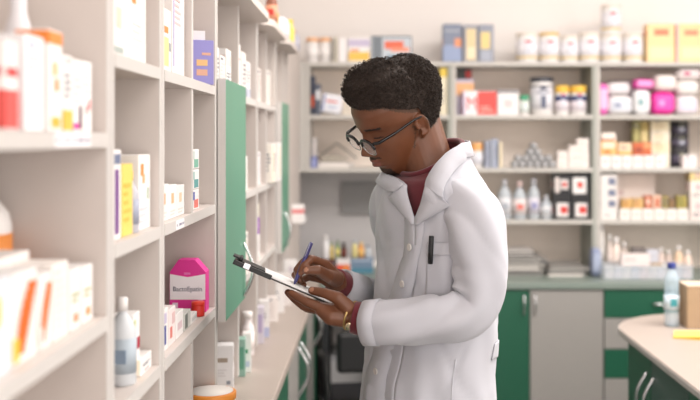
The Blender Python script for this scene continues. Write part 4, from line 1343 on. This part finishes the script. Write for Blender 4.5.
# tall white tub
t = btin('tall white tub with black lid on the upper middle shelf', 532, 555.5, 77, z, (60, 62, 72), group=None, gold=False, name='protein_tub', cat='tub', lidh=.12, marks=(70, 76, 100))
hh = hz(77, z); mb = MB(); r = (bx(555.2) - bx(532.3)) / 2
mb.box(-.012, .012, -r * 1.02 - .001, -r * .95, hh * .18, hh * .52, C(90, 96, 120)).box(-r * .6, r * .6, -r * 1.02 - .001, -r * .80, hh * .58, hh * .62, C(120, 124, 140))
mb.lathe([(r * 1.002, hh * .74), (r * 1.03, hh * .74), (r * 1.03, hh * .78), (r * 1.002, hh * .78)], C(90, 92, 104), 24)
mb.build('printed_sign', t)
for p0, p1, lb in ((556.5, 570.5, 'gold-lidded jar with navy band beside the tall white tub'), (571.5, 588.5, 'gold-lidded jar with navy band beside the shelving post')):
    t = btin(lb, p0, p1, 85.5, z, (236, 190, 70), group='gold-lidded jars', gold=False, name='vitamin_jar', cat='jar', lidh=.24, marks=(226, 120, 130), band=(236, 226, 232))
    r = (bx(p1 - .3) - bx(p0 + .3)) / 2; hh = hz(85.5, z)
    MB().lathe([(r + .0008, hh * .48), (r + .0014, hh * .48), (r + .0014, hh * .66), (r + .0008, hh * .66)], C(64, 74, 120), 24).build('navy_band', t)
# middle bay, second shelf
z = 1.45
bcart('pale carton half hidden by the coat shoulder', 456, 468.5, 143, z, (226, 224, 228), art('lines', (170, 172, 180)))
btin('white jar with an orange lid on the second middle shelf', 471, 484, 143, z, (240, 176, 110), group=None, gold=False, name='cream_jar', cat='jar', lidh=.3, marks=(238, 190, 150))
bcart('grey-blue carton nearer the orange-lidded jar', 484.5, 490.5, 141, z, (166, 172, 188), art('lines', (110, 116, 140)))
bcart('grey-blue carton with pale edge, second of the pair', 491, 498.5, 139, z, (150, 158, 178), art('stripe', (200, 206, 220)))
bcart('slim cream carton beside the grey-blue pair', 499, 502.5, 142, z, (240, 226, 196), [])
rnd = random.Random(5)
def foil(label, p, yy, lz, rx):
    mb = MB(); r = .017
    m1 = mat((168, 168, 170), .45, 'plain'); m2 = C(84, 84, 90)
    mb.lathe([(0, -.032), (r * .8, -.032), (r, -.029), (r, .029), (r * .8, .032), (0, .032)], m1, 14)
    mb.lathe([(r + .0004, -.016), (r + .0009, -.016), (r + .0009, .012), (r + .0004, .012)], m2, 14)
    o = mb.build('blister_roll', None, (bx(p), YF + .035 + yy, lz)); o.rotation_euler = rx
    tag(o, label, 'roll', 'silver wrapped rolls heaped on the second middle shelf')
posn = ['lowest row nearest the cream carton', 'lowest row second', 'lowest row third', 'lowest row fourth', 'lowest row fifth', 'lowest row nearest the white stack']
for k in range(6):
    foil('silver and black wrapped roll, ' + posn[k], 515 + 7.6 * k, .0, z + .0178, (math.radians(90), 0, math.radians(0)))
for k, nm in enumerate(('second row nearest the cream carton', 'second row second', 'second row third', 'second row fourth', 'second row nearest the white stack')):
    foil('silver and black wrapped roll, ' + nm, 518.8 + 7.6 * k, .0, z + .0178 + .0305, (math.radians(90), 0, 0))
for k, nm in enumerate(('third row, one of two near the top', 'third row, other of two near the top')):
    foil('silver and black wrapped roll, ' + nm, 530.5 + 7.6 * k, .0, z + .0178 + .061, (math.radians(90), 0, 0))
foil('silver and black wrapped roll crowning the heap', 534.3, .0, z + .0178 + .0915, (math.radians(90), 0, 0))
# white stepped stack
for p0, p1, yb, yt, lb in ((557, 568, 167, 158.5, 'bottom white carton at the low end of the stepped stack'), (557.5, 568, 158.5, 151, 'upper white carton at the low end of the stepped stack'),
                           (568.5, 589.5, 167, 160, 'bottom wide white carton of the stepped stack'), (568.5, 589.5, 160, 152.5, 'second wide white carton of the stepped stack'),
                           (569, 589, 152.5, 145.5, 'third wide white carton of the stepped stack'), (577, 589, 145.5, 138.5, 'small white carton crowning the stepped stack')):
    z0 = z if yb == 167 else EYE + (140 - yb) * YF / 1000 + .0008
    zt = EYE + (140 - yt) * YF / 1000
    carton('medicine_box', lb, 'medicine box', (bx(p0) + bx(p1)) / 2, YF + .04, z0 + .0005, bx(p1) - bx(p0) - .002, .08, zt - z0 - .0005, 0, (240, 230, 224), [(.15, .7, .3, .45, (216, 196, 190))], 'stepped stack of white cartons')
# middle bay, third shelf: bottles and dark packs
z = 1.19
GLS = mat((214, 224, 226), .15, 'plain', t=1)
for p0, p1, yt, bd, sp_, cp, lb in ((498.5, 512.5, 180, (226, 226, 230), (170, 176, 186), (200, 200, 206), 'tall clear-grey bottle with white label nearest the man'),
                                    (514, 527.5, 182, (240, 226, 224), (222, 120, 110), (226, 200, 196), 'clear bottle with red and white label'),
                                    (529, 541, 179, (220, 216, 226), (150, 150, 190), (206, 206, 214), 'slim grey bottle with lilac label'),
                                    (542, 553.5, 196, (230, 230, 232), (180, 184, 190), (220, 220, 224), 'short pale bottle beside the black packs')):
    r = (bx(p1) - bx(p0)) / 2 - .001
    bottle('solution_bottle', lb, 'bottle', (bx(p0) + bx(p1)) / 2, YF + .045, z + .0005, r, hz(yt, z), (188, 194, 200), cp, bd, 'solution bottles on the third middle shelf', .34, 1.0, sp_)
for p0, p1, k, lb in ((553.5, 571.5, 0, 'black pack with red and white disc, bottom, by the short bottle'), (572, 590.5, 0, 'black pack with red and white disc, bottom, by the post'),
                      (553.5, 571.5, 1, 'black pack with narrow red print, upper, by the short bottle'), (572, 590.5, 1, 'black pack with tilted white panel, upper, by the post')):
    h_ = .118
    if k == 0: dc = [(.0, 1, .0, .04, (60, 60, 64)), (.20, .85, .12, .70, (238, 232, 230)), (.40, .80, .26, .56, (214, 60, 54))]
    elif p0 < 560: dc = [(.1, .35, .15, .85, (226, 214, 210)), (.42, .85, .3, .75, (232, 226, 224)), (.5, .78, .42, .62, (206, 66, 58))]
    else: dc = [(.06, .80, .10, .84, (240, 236, 234)), (.30, .62, .36, .64, (220, 84, 74))]
    carton('wet_wipe_pack', lb, 'pack', (bx(p0) + bx(p1)) / 2, YF + .05, z + .0005 + k * .1188, bx(p1) - bx(p0) - .002, .08, h_ - (.0 if k == 0 else .008), 0, (34, 34, 38), dc, 'black packs with red discs')
# middle bay, on the worktop: papers
GS = [(176, 172, 166), (206, 200, 194), (150, 146, 142), (226, 220, 214), (120, 118, 116)]
zt = papers('thicker stack of grey journals on the back worktop', bx(497), bx(541), YF - .08, YF + .18, CT, 13, GS, 21)
papers('glossy dark journals lying askew on the thicker stack', bx(499), bx(533), YF - .05, YF + .14, zt, 5, [(90, 90, 88), (170, 166, 160), (206, 200, 196)], 8)
papers('lower wide stack of grey journals beside the thicker one', bx(546), bx(584), YF - .10, YF + .16, CT, 7, GS, 31)

# third bay, upper shelf: nappy packs
z = 1.715
NP = [
    ('small upright pink pack beside the post', 604.5, .05, 0, .048, .07, .160, 0, (236, 110, 190), (244, 190, 226), None),
    ('white pack low beside the small pink pack', 621, .07, 0, .128, .13, .098, 0, (240, 236, 236), (214, 218, 228), (150, 156, 180)),
    ('white pack lying on another white pack by the small pink one', 620, .07, .100, .118, .13, .066, -3, (242, 234, 232), (226, 220, 226), None),
    ('grey-white pack at the back of the shelf behind the others', 634, .19, 0, .24, .10, .185, 0, (206, 196, 198), None, None),
    ('white pack with teal corner standing between white and pink packs', 643.5, .06, 0, .086, .10, .128, 0, (240, 240, 242), (226, 228, 230), (130, 170, 175)),
    ('hot pink pack with a magenta front, largest pink one', 664.5, .06, 0, .118, .12, .118, 0, (226, 40, 150), (238, 80, 180), (246, 150, 212)),
    ('lying hot pink pack on the teal-cornered white pack', 645.5, .06, .132, .100, .10, .050, 3, (232, 70, 170), (244, 160, 216), None),
    ('white pack lying on top of the large hot pink pack', 667, .07, .121, .112, .13, .082, 0, (244, 236, 230), (240, 226, 222), None),
    ('white pack low beside the hot pink pack', 688.5, .07, 0, .115, .13, .098, 0, (240, 234, 236), (226, 214, 230), None),
    ('white pack on the low white pack at the photo border', 689, .07, .100, .118, .13, .074, 0, (242, 236, 232), (232, 226, 222), None),
    ('white pack with crimson patch reaching toward the top board', 691, .08, .176, .125, .13, .064, 0, (236, 226, 224), (226, 214, 214), (190, 60, 110))]
for lb, px_, dy, dz, w_, d_, h_, rr, b_, p_, p2 in NP:
    pouch('nappy_pack', lb, 'nappy pack', bx(px_), YF + dy, z + .001 + dz, w_, d_, h_, rot=(0, math.radians(rr), 0), base=b_, patch_=p_, patch2=p2)
# third bay, second shelf
z = 1.45
zl = z
names_ = ['first', 'second', 'third', 'fourth', 'fifth', 'sixth']
for k in range(6):
    p0 = 600.5 + 10.9 * k
    bcart('flat white carton in the low front row under pastry-coloured goods, %s from the post' % names_[k], p0, p0 + 10.6, 155.5, z, (240, 234, 232), [(.2, .7, .4, .6, (214, 190, 190))], d=.07, group='low front row of white cartons, second shelf of the third bay')
ztop = EYE + (140 - 155.5) * YF / 1000 + .001
bcart('orange and cream carton on the low white row beside the post', 600.5, 617, 141, z, (240, 190, 120), [(.1, .9, .5, .9, (244, 224, 204)), (.2, .6, .1, .35, (226, 130, 70))], d=.055, z0=ztop)
bcart('cream carton with brown foot on the orange and cream one', 601.5, 616, 133, z, (244, 232, 222), [(.0, .9, .0, .25, (196, 110, 90))], d=.05, z0=EYE + (140 - 141) * YF / 1000 + .001)
bcart('pale peach carton on the low white row', 618, 632, 143, z, (244, 214, 180), art('foot', (240, 176, 90)), d=.055, z0=ztop)
bcart('brick orange carton on the low white row', 633, 652, 142.5, z, (206, 106, 66), [(.1, .5, .2, .6, (160, 70, 50)), (.55, .95, .55, .9, (226, 160, 110))], d=.055, z0=ztop)
bcart('tall olive green carton standing behind the brick orange one', 637.5, 645, 121, z, (160, 156, 100), art('lines', (206, 196, 130)), d=.05, dy=.085)
bcart('tall gold and cream carton beside the olive green one', 645.5, 653, 121, z, (214, 196, 140), art('top', (180, 160, 90)), d=.05, dy=.085)
cz = z
for k, (yt, c) in enumerate(((153, (240, 232, 214)), (142, (240, 226, 196)), (131, (236, 226, 206)), (120.5, (244, 232, 200)))):
    lab = ['bottom', 'second', 'third', 'topmost'][k]
    o = bcart('cream carton in the upright stack beside dark tins, %s' % lab, 655, 674.5, yt, z, c, art('lines', (214, 190, 150)), d=.10, dy=.075, z0=cz, group='upright stack of cream cartons'); cz = EYE + (140 - yt) * YF / 1000 + .001
cz = z
for k, (yt, lab) in enumerate(((148.5, 'bottom'), (135, 'middle'), (121, 'top'))):
    btin('dark round tin in the stack of three, %s' % lab, 677, 696, yt, z, (60, 58, 62), z0=cz, group='stack of dark tins', gold=False, name='dark_tin', marks=(150, 150, 120), band=(84, 78, 96), body=(50, 50, 56), lidh=.22, dy=.07); cz = EYE + (140 - yt) * YF / 1000 + .001
bcart('small white carton in front of the dark tins', 683, 697, 155, z, (244, 236, 236), art('lines', (220, 200, 206)), d=.05)
# third bay, third shelf
z = 1.19; cz = z
for k, (yt, lab, c) in enumerate(((208.6, 'bottom', (236, 228, 224)), (198, 'second', (150, 154, 170)), (187, 'third', (238, 232, 230)), (175, 'topmost', (196, 196, 196)))):
    bcart('white carton with dark patch stacked by the post, %s' % lab, 600.5, 617.5, yt, z, (236, 230, 226), [(.45, .9, .15, .75, (120, 126, 150))] if k else [(.2, .6, .3, .5, (200, 190, 190))], d=.09, z0=cz, group='stack of dark-patched cartons'); cz = EYE + (140 - yt) * YF / 1000 + .001
bcart('large blank cream carton at the back of the third shelf', 621, 662, 174, z, (240, 226, 218), [(.05, .2, .5, .62, (214, 190, 186))], d=.10, dy=.12)
for k in range(6):
    p0 = 619.5 + 11.6 * k
    bcart('flat white carton in the low row below gold and copper cartons, %s from the stack' % names_[k], p0, p0 + 11.2, 209, z, (242, 236, 230), [(.2, .75, .35, .6, (222, 204, 196))], d=.07, group='low front row of white cartons, third shelf of the third bay')
ztop = EYE + (140 - 209) * YF / 1000 + .001
for p0, p1, yt, b_, ds_, lb in ((622, 632.5, 199, (222, 178, 110), art('lines', (190, 130, 70)), 'gold carton first in the row over the low white row'),
                                (633, 643.5, 198.5, (226, 184, 120), art('lines', (200, 140, 90)), 'gold carton second in the row over the low white row'),
                                (645, 652, 196, (206, 120, 90), [(.2, .7, .3, .8, (240, 200, 180))], 'copper carton with pale oval'),
                                (652.5, 661.5, 195.5, (234, 196, 172), [(.3, .8, .1, .8, (200, 110, 80))], 'pale salmon carton with copper panel'),
                                (662, 668.5, 196, (170, 150, 90), art('stripe', (90, 96, 70)), 'olive carton with dark stripe'),
                                (669, 676, 198, (120, 96, 70), art('lines', (190, 150, 100)), 'dark brown carton between olive cartons'),
                                (677, 687, 196, (176, 160, 80), art('lines', (120, 120, 70)), 'yellow-olive carton')):
    bcart(lb + ' above the white row of the third shelf' if 'row' not in lb else lb, p0, p1, yt, z, b_, ds_, d=.06, z0=ztop)
cz = z
for k, (yt, c, lb) in enumerate(((200, (240, 226, 220), 'tall white and pink carton at the lower photo border of the third bay'), (181, (244, 232, 224), 'white carton on the tall pink and white one at the border'), (172.5, (240, 216, 150), 'flat yellow carton on top of the white border stack'))):
    bcart(lb, 690, 706, yt, z, c, art('spot', (226, 190, 190)), d=.09, z0=cz); cz = EYE + (140 - yt) * YF / 1000 + .001
# third bay, worktop: clutter in and by a clear plastic tray
z = CT
YW = 4.86
def wx(px): return (px - 375) * YW / 1000.0
def wh(py): return EYE + (140 - py) * YW / 1000.0 - CT
TR = mat((225, 232, 238), .2, 'clearfilm', a=.30)
t = thing('plastic_tray', 'long clear plastic tray of small white packets on the back worktop', 'tray', ((wx(601) + wx(689)) / 2, YW, CT + .0005))
L = (wx(689) - wx(601)) / 2
mb = MB()
mb.box(-L, L, -.06, .10, 0, .003, TR)
mb.box(-L, L, -.06, -.058, .003, .065, TR); mb.box(-L, L, .098, .10, .003, .065, TR)
mb.box(-L, -L + .002, -.058, .098, .003, .065, TR); mb.box(L - .002, L, -.058, .098, .003, .065, TR)
mb.build('tray_walls', t)
mb = MB(); mb.box(-L, L, -.062, -.058, .062, .067, mat((220, 222, 226), .3)); mb.build('rim', t)
r = random.Random(3)
place_w = ['by the post end', 'second along', 'third along', 'fourth along', 'fifth along', 'sixth along', 'seventh along', 'eighth along', 'ninth along', 'at the bottle end']
for k in range(10):
    x0 = wx(603.5 + 8.5 * k)
    c = [(236, 226, 224), (226, 222, 232), (240, 232, 228), (200, 204, 220), (236, 210, 210)][k % 5]
    carton('medicine_packet', 'small upright packet inside the clear tray, ' + place_w[k], 'packet', x0 + .018, YW - .035, CT + .004, .036, .030, .052 + .012 * r.random(), 0, c, [(.2, .8, .2, .45, (206, 190, 196)), (.1, .5, .6, .8, (170, 176, 200))], 'packets in the clear tray')
for p0, p1, yt, dy, b_, kind, lb in ((607.2, 612.6, 226, .15, (244, 240, 236), 'b', 'tall white squeeze bottle beside the post above the tray'),
                                     (612.8, 618, 237, .10, (236, 222, 214), 'b', 'cream bottle second from the post above the tray'),
                                     (618, 628, 240, .12, (244, 228, 218), 'b', 'white bottle with tilted-looking cap behind the large pale carton'),
                                     (629, 636.5, 246, .15, (232, 216, 206), 'b', 'short cream bottle behind the large pale carton'),
                                     (622, 651, 254, .035, (238, 226, 222), 'c', 'large pale pink carton standing in the clear tray'),
                                     (637.5, 651.5, 250, .13, (120, 112, 110), 'c', 'dark topped carton behind the large pale carton'),
                                     (652.5, 664.5, 252, .12, (206, 208, 218), 'c', 'pale blue carton beside the large pale carton'),
                                     (653, 664, 264, .04, (190, 160, 120), 'c', 'tan carton standing in the tray by the pale blue one'),
                                     (665.5, 673, 251, .12, (226, 206, 196), 'b', 'cream bottle directly behind the water bottle'),
                                     (674, 682, 254, .14, (214, 196, 186), 'b', 'beige bottle past the water bottle'),
                                     (683, 691.5, 249, .12, (240, 210, 180), 'b', 'peach bottle above the cardboard box'),
                                     (692.5, 702, 254, .13, (236, 214, 200), 'b', 'pale peach bottle at the photo border above the box')):
    xc = (wx(p0) + wx(p1)) / 2; wd = wx(p1) - wx(p0); hh = wh(yt) - (.004 if dy < .09 else 0) - .001; zz = CT + (.004 if dy < .09 else .0005)
    if kind == 'b':
        bottle('solution_bottle', lb, 'bottle', xc, YW + dy + .02, zz, wd / 2 - .001, hh, b_, W_, tuple(int(v * .95) for v in b_), neck=.5)
    else:
        carton('medicine_box', lb, 'medicine box', xc, YW + dy, zz, wd - .002, .045, hh, 0, b_, [(.1, .5, .7, .8, tuple(int(v * .85) for v in b_)), (.1, .8, .2, .3, tuple(int(v * .9) for v in b_))])
pouch('cotton_pack', 'blue-grey crumpled bag between the post and the clear tray', 'bag', wx(598), YW + .06, CT, .05, .08, .14, base=(140, 150, 180), patch_=(170, 180, 204))

# ------------------------------------------------------------------ back worktop behind the hands
YD = 5.03
def dx_(px): return (px - 375) * YD / 1000.0
def dh(py): return EYE + (140 - py) * YD / 1000.0 - CT
carton('storage_box', 'blue-grey box on the back worktop between hand and coat', 'box', (dx_(351) + dx_(373)) / 2, YD + .05, CT + .0005, dx_(373) - dx_(351), .10, dh(258.5), 0, (112, 134, 158), [(.0, 1, .0, .35, (74, 128, 150)), (.05, .95, .80, .90, (176, 186, 204))])
carton('storage_box', 'dark maroon box on the back worktop beside the writing hand', 'box', (dx_(320) + dx_(334)) / 2, YD + .05, CT + .0005, dx_(334) - dx_(320), .10, dh(260), 0, (84, 44, 48), [(.05, .95, .80, .88, (120, 70, 70))])
carton('tablet_box', 'white box with red and orange patch on the back worktop', 'box', (dx_(335) + dx_(350.5)) / 2, YD + .05, CT + .0005, dx_(350.5) - dx_(335), .10, dh(259), 0, (232, 224, 224), [(.12, .95, .10, .60, (226, 84, 60)), (.5, .9, .25, .5, (240, 150, 60)), (0, .1, 0, 1, (40, 36, 40))])
def dtop(pyb): return EYE + (140 - pyb) * YD / 1000.0 + .0012
for p0, p1, pb, yt, b_, cp, bd, lb in ((322, 329, 260, 236, (240, 238, 240), W_, None, 'white bottle standing on the dark maroon box'),
                                       (329.5, 333.5, 260, 243, (214, 190, 110), (120, 150, 90), None, 'little olive-capped bottle beside the white one'),
                                       (335.5, 339.5, 259, 241, (120, 150, 90), (90, 120, 70), (226, 214, 120), 'slim green bottle on the red-patched box'),
                                       (340.5, 346.5, 259, 243, (70, 46, 34), (26, 24, 26), (110, 50, 40), 'dark brown bottle with black cap on the red-patched box'),
                                       (351.5, 357.5, 258.5, 241, (226, 214, 150), (190, 200, 210), None, 'pale yellow bottle on the blue-grey box'),
                                       (358, 364, 258.5, 243, (232, 160, 80), (240, 200, 120), (240, 190, 110), 'orange bottle on the blue-grey box'),
                                       (365, 371, 258.5, 246, (200, 206, 212), (120, 130, 150), None, 'grey bottle at the coat edge on the blue-grey box')):
    r_ = (dx_(p1) - dx_(p0)) / 2 - .0005; z0 = dtop(pb)
    bottle('medicine_bottle', lb, 'bottle', (dx_(p0) + dx_(p1)) / 2, YD + .035, z0, r_, EYE + (140 - yt) * YD / 1000 - z0, b_, cp, bd, 'little bottles on the back worktop boxes', .55)
# black office chair under the back worktop
BK = mat((26, 26, 28), .45); BK2 = mat((36, 36, 40), .6)
t = thing('office_chair', 'black office chair tucked in behind the man', 'chair', (.01, 4.32, 0), math.radians(8))
MB().box(-.22, .22, -.22, .22, .43, .50, BK2, .03).build('seat', t)
b = MB()
for i in range(1):
    b.box(-.20, .20, -.245, -.205, .64, .81, BK, .018)
b.build('backrest', t)
b = MB()
for sx in (-1, 1):
    b = MB(); b.tube([(sx * .225, .12, .46), (sx * .235, .12, .66), (sx * .235, -.12, .68), (sx * .225, -.20, .44)], .014, BK, 10); b.build('armrest', t)
b = MB(); b.tube([(0, -.12, .45), (0, -.23, .47), (0, -.235, .72)], .018, BK, 10); b.build('back_support', t)
b = MB(); b.tube([(0, 0, .43), (0, 0, .10)], .025, BK, 12); b.build('column', t)
for k in range(5):
    a = k * 2 * math.pi / 5
    l = MB().tube([(0, 0, .10), (.26 * math.cos(a), .26 * math.sin(a), .065)], [.02, .014], BK, 8).build('leg', t)
    cb = MB(); c0 = Vector((.26 * math.cos(a), .26 * math.sin(a), .03))
    cb.tube([c0 + Vector((-.012 * math.sin(a), .012 * math.cos(a), 0)), c0 - Vector((-.012 * math.sin(a), .012 * math.cos(a), 0))], .028, BK, 12); cb.build('caster', l)
# white box on the floor-level shelf behind the chair
t = thing('bedside_cabinet', 'pale grey low cabinet under the back worktop behind the chair', 'cabinet', (-.12, 5.08, 0))
MB().box(-.10, .10, -.14, .14, .0, .52, C(190, 190, 192), .003).build('carcass', t)
for z0, z1 in ((.03, .25), (.27, .50)):
    d = MB().box(-.097, .097, -.158, -.141, z0, z1, C(214, 212, 212), .002).build('drawer', t)
    hb = MB(); bow(hb, (-.04, -.158, (z0 + z1) / 2), (.04, -.158, (z0 + z1) / 2), (0, -.018, 0), .004, None, 10, .5); hb.build('handle', d)

# ------------------------------------------------------------------ island goods
PET = mat((205, 226, 240), .06, 'clearfilm', a=.38)
t = thing('water_bottle', 'clear plastic water bottle with a blue cap on the island', 'bottle', (1.068, 3.60, CT + .0005))
R0 = .0265
prof = [(0, 0), (R0 * .85, 0), (R0, .006)]
for k in range(12):
    zz = .012 + k * .0125
    prof += [(R0, zz), (R0 * .955, zz + .003), (R0 * .955, zz + .006), (R0, zz + .009)]
prof += [(R0, .165), (R0 * .92, .178), (R0 * .6, .196), (.0125, .203), (.0125, .209), (0, .209)]
MB().lathe(prof, PET, 26).build('body', t)
MB().lathe([(0, .207), (.0155, .207), (.0158, .210), (.0155, .226), (.014, .228), (0, .228)], mat((44, 58, 130), .4), 20).build('cap', t)
mb = MB().lathe([(R0 + .0004, .062), (R0 + .0009, .062), (R0 + .0009, .112), (R0 + .0004, .112)], mat((214, 230, 240), .4), 26)
mb.box(-.012, .012, -R0 - .0016, -R0 + .002, .074, .102, C(60, 150, 160)); mb.build('label_band', t)
t = thing('cardboard_box', 'plain tan cardboard box beside the water bottle on the island', 'box', (1.195, 3.60, CT + .0005), math.radians(-3))
KR = mat((178, 150, 120), .8, 'card')
MB().box(-.085, .085, -.06, .06, 0, .150, KR, .0015).build('carton_walls', t)
MB().box(-.086, .086, -.061, -.001, .1502, .1530, mat((226, 204, 182), .8, 'card')).build('flap', t)
MB().box(-.086, .086, .001, .061, .1502, .1530, mat((226, 204, 182), .8, 'card')).build('flap', t)
MB().box(-.016, .016, -.0625, -.0602, .07, .152, mat((206, 186, 156), .3)).build('tape', t)
t = thing('sticky_notes', 'bright yellow folded paper on the island counter', 'paper', (1.078, 3.40, CT + .0005), math.radians(-20))
YM = mat((240, 200, 84), .7)
MB().box(-.06, .06, -.05, .05, 0, .004, YM).build('lower_sheet', t)
o = MB().box(-.058, .055, -.048, .046, 0, .0025, mat((248, 220, 110), .7)).build('upper_sheet', t, (0, 0, .0045)); o.rotation_euler = (math.radians(2), math.radians(-3), math.radians(4)); o.location.z = .009
